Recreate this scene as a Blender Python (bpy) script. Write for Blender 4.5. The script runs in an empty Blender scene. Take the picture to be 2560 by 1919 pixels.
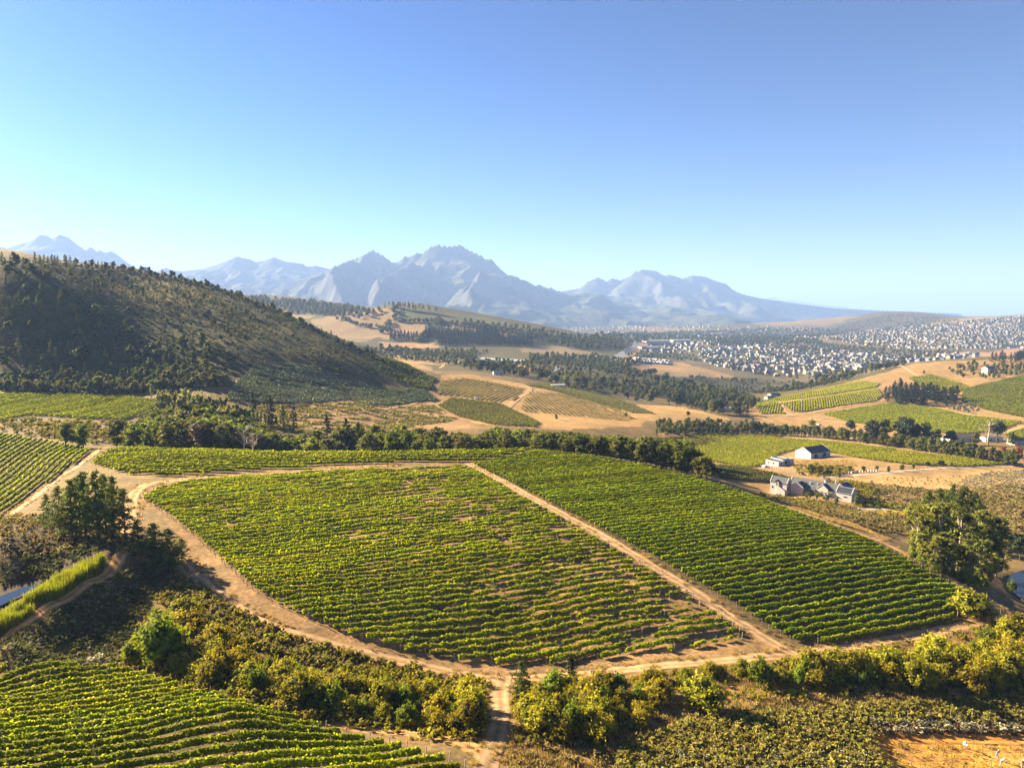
import bpy, math, random
import numpy as np

# ------------------------------------------------------------------ camera, sky, sun, exposure
W, H, F, CX, CY, HZN = 2560.0, 1919.0, 1776.0, 1280.0, 959.5, 772.0
PITCH = math.atan((CY - HZN) / F)
CAMZ = 250.0
SUN_AZ, SUN_EL = math.radians(-59.0), math.radians(23.5)   # azimuth from the view direction (+Y), negative = to the left
EXPOSURE = 2.75
sc = bpy.context.scene
cam_data = bpy.data.cameras.new('camera')
cam_data.sensor_fit = 'HORIZONTAL'; cam_data.sensor_width = 36.0
cam_data.lens = 36.0 * F / W
cam_data.clip_start = 1.0; cam_data.clip_end = 90000.0
cam = bpy.data.objects.new('camera', cam_data); sc.collection.objects.link(cam)
cam.location = (0, 0, CAMZ); cam.rotation_euler = (math.pi / 2 - PITCH, 0, 0)
sc.camera = cam

world = bpy.data.worlds.new('World'); sc.world = world; world.use_nodes = True
wn = world.node_tree; wn.nodes.clear()
sky = wn.nodes.new('ShaderNodeTexSky'); sky.sky_type = 'NISHITA'; sky.sun_disc = False
sky.sun_elevation = SUN_EL
sky.sun_rotation = SUN_AZ            # sky rotation 0 = +Y, positive turns towards +X
sky.altitude = 200.0; sky.air_density = 1.0; sky.dust_density = 0.35; sky.ozone_density = 5.0
bg = wn.nodes.new('ShaderNodeBackground'); bg.inputs['Strength'].default_value = 0.05
hs = wn.nodes.new('ShaderNodeHueSaturation'); hs.inputs['Saturation'].default_value = 1.14
wo = wn.nodes.new('ShaderNodeOutputWorld')
# deepen the clear-sky blue: contrast about the brightness of the sky near the horizon
def vscale(k):
    n = wn.nodes.new('ShaderNodeVectorMath'); n.operation = 'SCALE'; n.inputs['Scale'].default_value = k; return n
s1, gm_, s2 = vscale(1 / 4.0), wn.nodes.new('ShaderNodeGamma'), vscale(1.5)
gm_.inputs['Gamma'].default_value = 1.5
wn.links.new(sky.outputs[0], hs.inputs['Color']); wn.links.new(hs.outputs[0], s1.inputs[0]); wn.links.new(s1.outputs[0], gm_.inputs['Color'])
wn.links.new(gm_.outputs[0], s2.inputs[0]); wn.links.new(s2.outputs[0], bg.inputs['Color'])
wn.links.new(bg.outputs[0], wo.inputs['Surface'])

sun_data = bpy.data.lights.new('sun', 'SUN'); sun_data.energy = 5.0; sun_data.angle = math.radians(0.5)
sun_data.color = (1.0, 0.82, 0.55)
sun = bpy.data.objects.new('sun', sun_data); sc.collection.objects.link(sun)
sd = (math.sin(SUN_AZ) * math.cos(SUN_EL), math.cos(SUN_AZ) * math.cos(SUN_EL), math.sin(SUN_EL))
from mathutils import Vector
sun.rotation_euler = Vector(sd).to_track_quat('Z', 'Y').to_euler()
sun.location = (0, 0, 600)

vs = sc.view_settings
vs.view_transform = 'Standard'; vs.look = 'None'; vs.exposure = EXPOSURE; vs.gamma = 1.0; vs.use_curve_mapping = False
sc.cycles.max_bounces = 5; sc.cycles.diffuse_bounces = 2; sc.cycles.glossy_bounces = 2
sc.cycles.transmission_bounces = 3; sc.cycles.volume_bounces = 0; sc.cycles.transparent_max_bounces = 4
sc.cycles.use_denoising = True
sc.cycles.sample_clamp_indirect = 4.0
sc.render.film_transparent = False

COL = sc.collection
rng = np.random.default_rng(11)
R = random.Random(5)

# ------------------------------------------------------------------ numpy noise
def _hash(ix, iy, s):
    n = (ix * 374761393 + iy * 668265263 + s * 1442695041) & 0xffffffff
    n = ((n ^ (n >> 13)) * 1274126177) & 0xffffffff
    return ((n ^ (n >> 16)) & 0xffff) / 65535.0
def vnoise(x, y, s=0):
    x = np.asarray(x, float); y = np.asarray(y, float)
    ix = np.floor(x).astype(np.int64); iy = np.floor(y).astype(np.int64)
    fx = x - ix; fy = y - iy
    fx = fx * fx * (3 - 2 * fx); fy = fy * fy * (3 - 2 * fy)
    a = _hash(ix, iy, s); b = _hash(ix + 1, iy, s); c = _hash(ix, iy + 1, s); d = _hash(ix + 1, iy + 1, s)
    return (a + (b - a) * fx) * (1 - fy) + (c + (d - c) * fx) * fy
def fbm(x, y, octv=4, s=0, gain=.5):
    t = 0; a = 1; n = 0
    for k in range(octv):
        t = t + a * vnoise(x * 2 ** k + 17.3 * k, y * 2 ** k - 9.1 * k, s + k); n += a; a *= gain
    return t / n
def smooth(e0, e1, x):
    t = np.clip((x - e0) / (e1 - e0), 0, 1); return t * t * (3 - 2 * t)

# ------------------------------------------------------------------ materials
def mat_new(name):
    m = bpy.data.materials.new(name); m.use_nodes = True; nt = m.node_tree; nt.nodes.clear()
    out = nt.nodes.new('ShaderNodeOutputMaterial'); return m, nt, out
def nd(nt, t, **kw):
    n = nt.nodes.new(t)
    for k, v in kw.items():
        if k in n.inputs: n.inputs[k].default_value = v
        else: setattr(n, k, v)
    return n
def mixc(nt, fac, a, b, mode='MIX'):
    n = nt.nodes.new('ShaderNodeMix'); n.data_type = 'RGBA'; n.blend_type = mode
    for i, v in ((0, fac), (6, a), (7, b)):
        if hasattr(v, 'links') or isinstance(v, bpy.types.NodeSocket): nt.links.new(v, n.inputs[i])
        else: n.inputs[i].default_value = v if not isinstance(v, tuple) else (*v[:3], 1.0)
    return n.outputs[2]
def mathn(nt, op, a, b=0.0, c=None):
    n = nt.nodes.new('ShaderNodeMath'); n.operation = op
    for i, v in enumerate((a, b) if c is None else (a, b, c)):
        if isinstance(v, bpy.types.NodeSocket): nt.links.new(v, n.inputs[i])
        else: n.inputs[i].default_value = v
    return n.outputs[0]
def mapr(nt, v, a, b, c, d):
    n = nt.nodes.new('ShaderNodeMapRange')
    nt.links.new(v, n.inputs[0])
    for i, x in enumerate((a, b, c, d)): n.inputs[i + 1].default_value = x
    return n.outputs[0]

def leaf_material(name, dark, light, trans=0.35, tint=(1.25, 1.2, 0.45), hue_var=0.03, rough=0.65, spec=0.08):
    """foliage: per-leaf tone from the 'tone' attribute, per-plant shift from Object Info random; diffuse + translucent"""
    m, nt, out = mat_new(name)
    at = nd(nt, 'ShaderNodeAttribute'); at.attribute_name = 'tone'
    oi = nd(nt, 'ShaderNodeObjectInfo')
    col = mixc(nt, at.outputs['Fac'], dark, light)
    hsn = nd(nt, 'ShaderNodeHueSaturation')
    nt.links.new(col, hsn.inputs['Color'])
    nt.links.new(mapr(nt, oi.outputs['Random'], 0, 1, 0.5 - hue_var, 0.5 + hue_var), hsn.inputs['Hue'])
    r2 = mathn(nt, 'FRACT', mathn(nt, 'MULTIPLY', oi.outputs['Random'], 7.31))
    nt.links.new(mapr(nt, r2, 0, 1, 0.72, 1.25), hsn.inputs['Value'])
    b = nd(nt, 'ShaderNodeBsdfPrincipled'); b.inputs['Roughness'].default_value = rough
    b.inputs['Specular IOR Level'].default_value = spec
    nt.links.new(hsn.outputs[0], b.inputs['Base Color'])
    tr = nd(nt, 'ShaderNodeBsdfTranslucent')
    nt.links.new(mixc(nt, 1.0, hsn.outputs[0], tint, 'MULTIPLY'), tr.inputs['Color'])
    mx = nd(nt, 'ShaderNodeMixShader'); mx.inputs[0].default_value = trans
    nt.links.new(b.outputs[0], mx.inputs[1]); nt.links.new(tr.outputs[0], mx.inputs[2])
    nt.links.new(mx.outputs[0], out.inputs['Surface'])
    return m
def simple_material(name, col, rough=0.8, var=0.18, scale=1.5, bump=0.0, metallic=0.0, spec=0.3, stretch=None):
    m, nt, out = mat_new(name)
    tc = nd(nt, 'ShaderNodeTexCoord'); no = nd(nt, 'ShaderNodeTexNoise')
    no.inputs['Scale'].default_value = scale; no.inputs['Detail'].default_value = 5
    if stretch:
        mp = nd(nt, 'ShaderNodeMapping'); mp.inputs['Scale'].default_value = stretch
        nt.links.new(tc.outputs['Object'], mp.inputs[0]); nt.links.new(mp.outputs[0], no.inputs['Vector'])
    else: nt.links.new(tc.outputs['Object'], no.inputs['Vector'])
    a = tuple(c * (1 - var) for c in col); bb = tuple(min(1, c * (1 + var)) for c in col)
    c = mixc(nt, mapr(nt, no.outputs['Fac'], .3, .7, 0, 1), a, bb)
    b = nd(nt, 'ShaderNodeBsdfPrincipled'); b.inputs['Roughness'].default_value = rough; b.inputs['Metallic'].default_value = metallic
    b.inputs['Specular IOR Level'].default_value = spec
    nt.links.new(c, b.inputs['Base Color'])
    if bump:
        bp = nd(nt, 'ShaderNodeBump'); bp.inputs['Strength'].default_value = bump; bp.inputs['Distance'].default_value = .05
        nt.links.new(no.outputs['Fac'], bp.inputs['Height']); nt.links.new(bp.outputs[0], b.inputs['Normal'])
    nt.links.new(b.outputs[0], out.inputs['Surface'])
    return m

# ------------------------------------------------------------------ mesh / object helpers
def mesh_np(name, verts, faces, mats=(), attrs=None, midx=None, smooth_shade=False):
    """verts (n,3); faces (m,k) array of one k, or list of arrays"""
    me = bpy.data.meshes.new(name)
    verts = np.asarray(verts, np.float32)
    if isinstance(faces, np.ndarray): faces = [faces]
    faces = [np.asarray(f, np.int32) for f in faces if len(f)]
    me.vertices.add(len(verts)); me.vertices.foreach_set('co', verts.ravel())
    loops = np.concatenate([f.ravel() for f in faces]); cnt = np.concatenate([np.full(len(f), f.shape[1], np.int32) for f in faces])
    me.loops.add(len(loops)); me.loops.foreach_set('vertex_index', loops)
    me.polygons.add(len(cnt)); st = np.zeros(len(cnt), np.int32); st[1:] = np.cumsum(cnt)[:-1]
    me.polygons.foreach_set('loop_start', st)
    if midx is not None: me.polygons.foreach_set('material_index', np.asarray(midx, np.int32))
    me.polygons.foreach_set('use_smooth', np.full(len(cnt), smooth_shade))
    for mt in mats: me.materials.append(mt)
    if attrs:
        for k, (dom, typ, arr) in attrs.items():
            a = me.attributes.new(k, typ, dom)
            a.data.foreach_set('color' if typ == 'FLOAT_COLOR' else 'value', np.asarray(arr, np.float32).ravel())
    me.update(calc_edges=True)
    return me
def link(name, data, parent=None, loc=None, rotz=None, scale=None):
    o = bpy.data.objects.new(name, data); COL.objects.link(o)
    if parent is not None: o.parent = parent
    if loc is not None: o.location = loc
    if rotz is not None: o.rotation_euler = (0, 0, rotz)
    if scale is not None: o.scale = scale if hasattr(scale, '__len__') else (scale,) * 3
    return o
def tag(o, label=None, cat=None, group=None, kind=None):
    if label: o['label'] = label
    if cat: o['category'] = cat
    if group: o['group'] = group
    if kind: o['kind'] = kind
    return o
_ORD = ['first', 'second', 'third', 'fourth', 'fifth', 'sixth', 'seventh', 'eighth', 'ninth', 'tenth', 'eleventh', 'twelfth', 'thirteenth', 'fourteenth', 'fifteenth', 'sixteenth', 'seventeenth', 'eighteenth', 'nineteenth']
_TEN = {2: 'twent', 3: 'thirt', 4: 'fort', 5: 'fift', 6: 'sixt', 7: 'sevent', 8: 'eight', 9: 'ninet'}
def ordinal(n):
    if n <= 19: return _ORD[n - 1]
    if n >= 100: return 'hundred-and-' + ordinal(n - 100) if n > 100 else 'hundredth'
    t, u = divmod(n, 10)
    return _TEN[t] + 'ieth' if u == 0 else _TEN[t] + 'y-' + _ORD[u - 1]

class MB:
    """collects boxes, prisms and tubes into one mesh"""
    def __init__(s): s.v = []; s.f = []
    def poly(s, pts):
        b = len(s.v); s.v += [tuple(p) for p in pts]; s.f.append(tuple(range(b, b + len(pts))))
    def prism(s, base, top):
        n = len(base); b = len(s.v); s.v += [tuple(p) for p in base] + [tuple(p) for p in top]
        s.f.append(tuple(range(b + n - 1, b - 1, -1))); s.f.append(tuple(range(b + n, b + 2 * n)))
        for i in range(n):
            j = (i + 1) % n; s.f.append((b + i, b + j, b + n + j, b + n + i))
    def box(s, x0, x1, y0, y1, z0, z1):
        s.prism([(x0, y0, z0), (x1, y0, z0), (x1, y1, z0), (x0, y1, z0)], [(x0, y0, z1), (x1, y0, z1), (x1, y1, z1), (x0, y1, z1)])
    def tube(s, pts, rad, n=6):
        pts = [Vector(p) for p in pts]; b = len(s.v)
        for i, p in enumerate(pts):
            d = (pts[min(i + 1, len(pts) - 1)] - pts[max(i - 1, 0)]).normalized()
            a = d.orthogonal().normalized(); c = d.cross(a); r = rad[i] if hasattr(rad, '__len__') else rad
            for k in range(n):
                th = 2 * math.pi * k / n; s.v.append(tuple(p + (a * math.cos(th) + c * math.sin(th)) * r))
        for i in range(len(pts) - 1):
            for k in range(n):
                s.f.append((b + i * n + k, b + i * n + (k + 1) % n, b + (i + 1) * n + (k + 1) % n, b + (i + 1) * n + k))
        s.f.append(tuple(range(b + n - 1, b - 1, -1))); s.f.append(tuple(range(b + (len(pts) - 1) * n, b + len(pts) * n)))
    def mesh(s, name, mat, smooth_shade=False):
        me = bpy.data.meshes.new(name); me.from_pydata(s.v, [], s.f)
        for m in (mat if isinstance(mat, (list, tuple)) else [mat]): me.materials.append(m)
        if smooth_shade: me.polygons.foreach_set('use_smooth', [True] * len(me.polygons))
        me.update(); return me
    def build(s, name, mat, parent=None, loc=None, rotz=None, smooth_shade=False):
        return link(name, s.mesh(name, mat, smooth_shade), parent, loc, rotz)

# ------------------------------------------------------------------ terrain: heights interpolated through surveyed points
_cp, _sp = math.cos(PITCH), math.sin(PITCH)
def ray(px, py):
    """direction through a point of the view as (x/y, z/y)"""
    xr = (np.asarray(px, float) - CX) / F; yr = (CY - np.asarray(py, float)) / F
    Y = _cp + yr * _sp
    return xr / Y, (-_sp + yr * _cp) / Y
CP = """
-400 2300 50; 400 2300 50; 1200 2300 52; 1800 2300 58; 2500 2300 64; 3000 2300 68
0 1919 76; 600 1919 77; 1150 1919 80; 1230 1919 z55.5; 1450 1919 z57; 1700 1919 z58.5; 2100 1919 z61; 2560 1919 z64.5
0 1800 90; 300 1800 90; 600 1790 88
0 1668 110; 200 1662 111; 340 1680 109; 500 1740 98; 700 1795 92; 900 1850 88; 1000 1850 88
0 1590 112; 110 1520 124; 220 1455 135.5; 320 1385 150
0 1650 114; 150 1640 115.5; 300 1640 116; 250 1560 126; 330 1500 138; 370 1440 150
0 1530 130; 50 1490 138.5; 100 1468 143; 0 1440 149; 60 1412 150; 60 1395 151; 0 1400 150; 0 1350 157; 180 1372 156; 260 1345 163
0 1325 166; 110 1330 164; 240 1318 172; 320 1290 190
400 1500 138; 500 1600 121; 600 1680 109; 780 1740 103; 900 1770 100; 1100 1800 97; 1240 1800 z57.5; 1400 1810 z58.5; 1600 1830 z59
1800 1830 z60; 2200 1830 z63; 2415 1860 z64.5; 2560 1840 z66
500 1450 146; 700 1570 126; 900 1625 121; 1080 1660 119; 1260 1692 117; 1450 1680 120; 1700 1640 125; 2000 1620 131; 2300 1578 142; 2480 1530 153
1400 1740 z60.5; 1700 1740 z61.5; 2000 1720 z63; 2300 1700 z65; 2560 1690 z67.5; 2560 1600 z68.5
400 1300 185; 430 1360 168; 700 1400 160; 1200 1400 161; 1700 1400 166; 1000 1520 137; 1500 1520 141
330 1215 215; 430 1195 226; 700 1250 205; 1200 1250 206; 1700 1250 216
300 1170 244; 700 1170 245; 1200 1170 246; 1500 1165 252; 1700 1185 246
250 1125 285; 450 1125 284; 700 1131 278; 960 1131 274; 1200 1126 274; 1340 1123 276; 1550 1150 262; 1770 1203 240; 2000 1282 214; 2180 1347 195; 2350 1432 174; 2450 1500 160
1340 0 d325,71; 1000 0 d330,72; 700 0 d330,72; 500 0 d330,69; 1550 0 d320,74; 350 0 d330,66
1930 1245 306; 2040 1240 305; 2140 1270 288; 2040 1200 345; 1850 1220 300; 2300 1300 268; 2250 1350 225; 2420 1420 192; 2560 1310 262; 2560 1220 330; 2545 1460 190; 2560 1540 163; 2520 1500 176
1990 1155 425; 2085 1150 425; 1930 1165 405; 2300 1190 370; 2560 1165 425; 1800 1180 350; 1900 1110 520; 2250 1110 520; 2560 1140 455
1700 1120 470; 1650 1150 400
2000 1090 580; 2250 1090 560; 2500 1090 540; 1800 1080 580
1900 1042 700; 2050 1030 730; 2220 1012 760; 2400 1020 720; 2560 1040 640; 2000 1005 790; 2100 980 860; 2300 1000 790; 2400 985 830
1870 1010 860; 2000 985 900; 2150 948 1000; 2250 915 1120; 2350 902 1180; 2560 900 1150; 2560 950 900; 2400 940 980; 2250 950 960
1850 1000 1150; 2000 965 1300; 2150 930 1400; 2250 905 1500
1200 1072 440; 1450 1070 470; 900 1085 400; 1000 1050 470; 1200 1020 550; 1200 980 640; 1250 955 720; 1400 1030 570; 1450 985 720; 1600 1045 570; 1650 1020 660; 1750 1060 580; 1800 1040 690
1100 945 700; 1180 930 800; 1350 960 780; 1500 1000 720
1250 935 900; 1400 945 950; 1550 985 900; 1700 1010 850
1100 900 1100; 1250 905 1150; 1400 915 1100; 1550 940 1050; 1700 970 1000; 1500 890 1500; 1700 930 1400; 1900 930 1500
540 1090 370; 700 1090 370; 780 1085 380; 650 1040 430; 780 1020 470; 560 1010 440; 900 1020 480; 900 970 560; 700 960 520; 1000 990 560; 560 960 480
0 985 470; 200 990 470; 340 1000 455; 0 1050 380; 200 1050 385; 330 1060 390; 0 1085 340; 150 1090 330; 215 1125 295; 0 1150 285; 100 1200 250; 0 1290 205
0 960 500; 250 955 505; 450 960 490
0 850 545; 0 750 584; 0 700 606; 150 800 570; 150 720 618; 300 850 565; 300 770 622; 400 745 690; 300 720 745; 600 890 555; 600 800 675; 500 850 580; 800 900 590; 900 920 600; 750 850 640; 520 770 690
0 652 660; 150 655 745; 300 665 890; 420 688 890; 520 710 870; 600 735 840; 700 775 790; 800 825 725; 900 870 705; 1000 915 690; 1060 945 680
0 700 1000; 300 710 1020; 600 790 1000; 850 880 900; 1000 925 820
600 850 1300; 850 850 1400; 950 890 1250
800 900 1050
620 735 2600; 780 748 2650; 900 768 2700; 450 735 2700; 300 740 2800; 0 740 2800
700 800 2050; 800 830 1800; 850 778 2200; 980 762 2100; 1060 768 2050; 1150 785 2050; 1250 803 2000; 1400 830 2000; 1500 845 2000
900 830 1800; 1050 840 1700; 1200 860 1600; 1350 870 1600; 1000 880 1450; 1200 895 1300
1000 800 3000; 1300 830 3200; 700 780 3500
1600 870 2100; 1700 900 1850; 2100 900 2000; 1900 870 2400; 2300 905 1900; 2450 890 2000; 2560 895 1900
1600 840 3200; 2000 845 3200; 1800 860 2600; 2200 850 2900; 2400 840 3000; 2560 860 2600
2300 815 3700; 2400 802 3900; 2560 786 4000; 2560 820 3300
2050 826 4200; 2130 800 4700; 2230 779 4900; 2330 785 4900; 2420 795 4900; 2100 835 4000
2230 800 5900; 2400 803 5800; 2560 800 5200; 2000 812 6000
1600 815 5500; 1300 820 6000; 1000 812 6500; 500 810 6500; 0 805 6500
0 795 12000; 600 795 12000; 1300 796 12000; 1900 795 12000; 2560 794 12000
0 786 30000; 800 786 30000; 1600 786 30000; 2560 786 30000
"""
pts = []
for seg in CP.replace('\n', ';').split(';'):
    a = seg.split()
    if len(a) != 3: continue
    if a[2][0] == 'z':                      # drop below the viewer instead of distance
        pts.append([float(a[0]), float(a[1]), -float(a[2][1:]) / float(ray(float(a[0]), float(a[1]))[1])])
    elif a[2][0] == 'd':                    # distance and drop
        D_, z_ = (float(q) for q in a[2][1:].split(','))
        t_ = -z_ / D_; yr_ = (t_ * _cp + _sp) / (_cp - t_ * _sp); pts.append([float(a[0]), CY - F * yr_, D_])
    else: pts.append([float(q) for q in a])
pts = np.array(pts)
cu, ct = ray(pts[:, 0], pts[:, 1]); cv = np.log(pts[:, 2])
eL = pts[:, 0] <= 0; eR = pts[:, 0] >= 2500
cu = np.concatenate([cu, cu[eL] - .28, cu[eR] + .28]); ct = np.concatenate([ct, ct[eL], ct[eR]]); cv = np.concatenate([cv, cv[eL], cv[eR]])
def tps_fit(x, y, f, lam=2e-4):
    n = len(x)
    r2 = (x[:, None] - x) ** 2 + (y[:, None] - y) ** 2
    K = .5 * r2 * np.log(r2 + 1e-12) + lam * np.eye(n)
    P = np.stack([np.ones(n), x, y], 1)
    A = np.zeros((n + 3, n + 3)); A[:n, :n] = K; A[:n, n:] = P; A[n:, :n] = P.T
    return np.linalg.solve(A, np.concatenate([f, np.zeros(3)]))
# fit t*exp(v)^k-ish: use drop scaled so near and far have comparable stiffness
tw = tps_fit(cu, cv, ct)
def tps_eval(x, y):
    out = np.zeros(len(x))
    for i in range(0, len(x), 20000):
        a, b = x[i:i + 20000], y[i:i + 20000]
        r2 = (a[:, None] - cu) ** 2 + (b[:, None] - cv) ** 2
        out[i:i + 20000] = (.5 * r2 * np.log(r2 + 1e-12)) @ tw[:-3] + tw[-3] + tw[-2] * a + tw[-1] * b
    return out
NU = 640
gu = np.linspace(-1.0, 1.0, NU)
gv = np.concatenate([np.linspace(math.log(45), math.log(1200), 405, endpoint=False), np.linspace(math.log(1200), math.log(5500), 120, endpoint=False), np.linspace(math.log(5500), math.log(40000), 50)])
NV = len(gv)
cgu = np.linspace(-1.0, 1.0, 150); cgv = np.linspace(gv[0], gv[-1], 260)       # evaluate the spline coarsely, then refine bilinearly in smooth steps
TT = tps_eval(np.tile(cgu, 260), np.repeat(cgv, 150)).reshape(260, 150)
def cubic_resample(A, xi, axis):
    A = np.moveaxis(A, axis, 0); n = A.shape[0]; i = np.clip(np.floor(xi).astype(int), 0, n - 2); f = (xi - i)[:, None]
    p0 = A[np.clip(i - 1, 0, n - 1)]; p1 = A[i]; p2 = A[i + 1]; p3 = A[np.clip(i + 2, 0, n - 1)]
    r = p1 + .5 * f * (p2 - p0 + f * (2 * p0 - 5 * p1 + 4 * p2 - p3 + f * (3 * (p1 - p2) + p3 - p0)))
    return np.moveaxis(r, 0, axis)
TT = cubic_resample(TT, (gv - gv[0]) / (gv[-1] - gv[0]) * 259, 0)
TT = cubic_resample(TT, (gu + 1) / 2 * 149, 1)                                 # (NV, NU)
GY = np.exp(gv)[:, None] * np.ones((1, NU)); GX = gu[None, :] * GY
GZ = CAMZ + TT * GY
# natural relief
_n1 = fbm(GX / 9.0, GY / 9.0, 3, 3) - .5
_n2 = fbm(GX / 45.0, GY / 45.0, 4, 9) - .5
_n3 = fbm(GX / 260.0, GY / 260.0, 4, 21) - .5
GZ += _n1 * .5 * smooth(60, 140, GY) + _n2 * 2.2 * smooth(300, 700, GY) + _n3 * 16 * smooth(600, 1800, GY) * (1 - .6 * smooth(3000, 9000, GY))
_iv = np.arange(NV)
def grid_idx(x, y):
    y = np.maximum(y, 45.5); u = np.clip(x / y, -.999, .999)
    fi = np.interp(np.log(y), gv, _iv); fj = (u + 1) / 2 * (NU - 1)
    i = np.clip(fi.astype(int), 0, NV - 2); j = np.clip(fj.astype(int), 0, NU - 2)
    return i, j, fi - i, fj - j
def hgt(x, y):
    x = np.asarray(x, float); y = np.asarray(y, float)
    i, j, a, b = grid_idx(x, y)
    return (GZ[i, j] * (1 - b) + GZ[i, j + 1] * b) * (1 - a) + (GZ[i + 1, j] * (1 - b) + GZ[i + 1, j + 1] * b) * a
def hit(px, py, zmin=0.0):
    """where the line of sight through (px, py) meets the ground -> (x, y)"""
    px = np.atleast_1d(np.asarray(px, float)); py = np.atleast_1d(np.asarray(py, float))
    u, t = ray(px, py); zm = np.broadcast_to(zmin, px.shape); out = np.zeros((len(px), 2))
    ey = np.exp(gv)
    for k in range(len(px)):
        fj = (np.clip(u[k], -.999, .999) + 1) / 2 * (NU - 1); j = min(int(fj), NU - 2); b = fj - j
        col = ((GZ[:, j] * (1 - b) + GZ[:, j + 1] * b) - CAMZ) / ey - t[k]
        ok = np.nonzero((col >= 0) & (ey >= zm[k]))[0]
        if len(ok) == 0: y = ey[-1] * .9
        else:
            i = ok[0]
            if i == 0 or col[i - 1] >= 0: y = max(ey[i], zm[k])
            else: y = math.exp(gv[i - 1] + (gv[i] - gv[i - 1]) * (-col[i - 1]) / (col[i] - col[i - 1]))
        out[k] = (u[k] * y, y)
    return out
def P(px, py, zmin=0.0):
    x, y = hit(px, py, zmin)[0]
    return x, y, float(hgt(x, y))
def densify(pl, step=25.0, closed=True):
    pl = np.asarray(pl, float); o = []
    n = len(pl)
    for i in range(n if closed else n - 1):
        a, b = pl[i], pl[(i + 1) % n]; k = max(1, int(np.hypot(*(b - a)) / step))
        for q in range(k): o.append(a + (b - a) * q / k)
    if not closed: o.append(pl[-1])
    return np.array(o)
def pix(s):
    return [tuple(float(q) for q in a.split(',')) for a in s.split()]
def gpoly(s, zmin=0.0):
    """ground outline (x, y) from points of the view"""
    p = densify(pix(s) if isinstance(s, str) else s); return hit(p[:, 0], p[:, 1], zmin)
def inside(poly, x, y):
    x = np.asarray(x); y = np.asarray(y); r = np.zeros(x.shape, bool); n = len(poly)
    for i in range(n):
        x0, y0 = poly[i]; x1, y1 = poly[(i + 1) % n]
        if y0 == y1: continue
        c = ((y0 > y) != (y1 > y)); r ^= c & (x < (x1 - x0) * (y - y0) / (y1 - y0) + x0)
    return r
def project(x, y, z):
    """world -> view pixel, for checks"""
    X = x; Yd = y * _cp - (z - CAMZ) * _sp; Zu = y * _sp + (z - CAMZ) * _cp
    return CX + F * X / Yd, CY - F * Zu / Yd
# ------------------------------------------------------------------ ground sheet, its soils painted per place
GC = np.zeros((NV, NU, 3))
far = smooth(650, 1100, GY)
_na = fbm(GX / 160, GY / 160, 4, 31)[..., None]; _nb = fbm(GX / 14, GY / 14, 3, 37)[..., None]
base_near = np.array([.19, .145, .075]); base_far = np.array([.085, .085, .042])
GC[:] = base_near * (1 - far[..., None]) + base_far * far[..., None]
_patch = smooth(.48, .62, fbm(GX / 500, GY / 900, 3, 41))[..., None] * smooth(1500, 3500, GY)[..., None]
GC = GC * (1 - .7 * _patch) + np.array([.24, .18, .10]) * .7 * _patch
GC *= .75 + .5 * _nb
FIELDS = {}
def paint(s, c1, c2=None, zmin=0.0, scale=8.0, jit=1.5, soft=None, seed=0, key=None, zmax=None, op=1.0):
    poly = gpoly(s, zmin)
    if key: FIELDS[key] = poly
    y0, y1 = poly[:, 1].min() - 6, poly[:, 1].max() + 6
    i0, i1 = np.searchsorted(gv, math.log(max(y0, 45.1))), np.searchsorted(gv, math.log(y1)) + 1
    us = poly[:, 0] / poly[:, 1]
    j0, j1 = max(0, int((us.min() + 1) / 2 * (NU - 1)) - 3), min(NU, int((us.max() + 1) / 2 * (NU - 1)) + 4)
    x, y = GX[i0:i1, j0:j1], GY[i0:i1, j0:j1]
    jx = (fbm(x / (jit * 3), y / (jit * 3), 2, 51) - .5) * jit * 2; jy = (fbm(x / (jit * 3), y / (jit * 3), 2, 57) - .5) * jit * 2
    m = inside(poly, x + jx, y + jy)
    n = fbm(x / scale, y / scale, 4, 61 + seed)[..., None]; n = smooth(.28, .72, n)
    c = np.array(c1) * (1 - n) + np.array(c2 if c2 is not None else c1) * n
    cur = GC[i0:i1, j0:j1]; cur[m] = cur[m] * (1 - op) + c[m] * op
    return poly
DIRT = (.36, .25, .15); DRY = (.34, .245, .12); STRAW = (.40, .30, .15)
# far valley and hills
paint('0,640 300,650 520,690 700,760 800,812 1010,915 1070,950 1000,1000 880,985 700,1000 520,1000 300,965 0,965', (.105, .10, .04), (.05, .056, .022), zmin=480, scale=14, jit=6, seed=1)
paint('140,670 330,672 480,715 640,790 560,800 420,760 300,760 200,730', (.17, .15, .06), (.09, .095, .035), zmin=640, scale=16, jit=8, seed=2)
paint('0,930 300,935 480,900 560,925 590,965 560,1010 430,1003 300,985 0,985', (.075, .075, .035), (.045, .05, .024), zmin=470, scale=10, jit=4)
# terraced brown slope
paint('520,1085 560,1010 600,960 640,905 760,915 860,945 960,985 1090,985 1200,1068 1000,1080 800,1090', (.34, .22, .14), (.22, .165, .09), zmin=380, scale=18, jit=4, seed=3)
paint('600,960 640,900 760,912 880,950 960,975 880,1000 760,985 660,992', (.19, .16, .09), (.11, .105, .055), zmin=420, scale=10, jit=4, seed=4)
paint('800,860 900,875 1040,905 1110,930 1060,945 1000,920 900,875', (.32, .24, .11), (.26, .2, .1), zmin=690, scale=20, jit=5)
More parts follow.
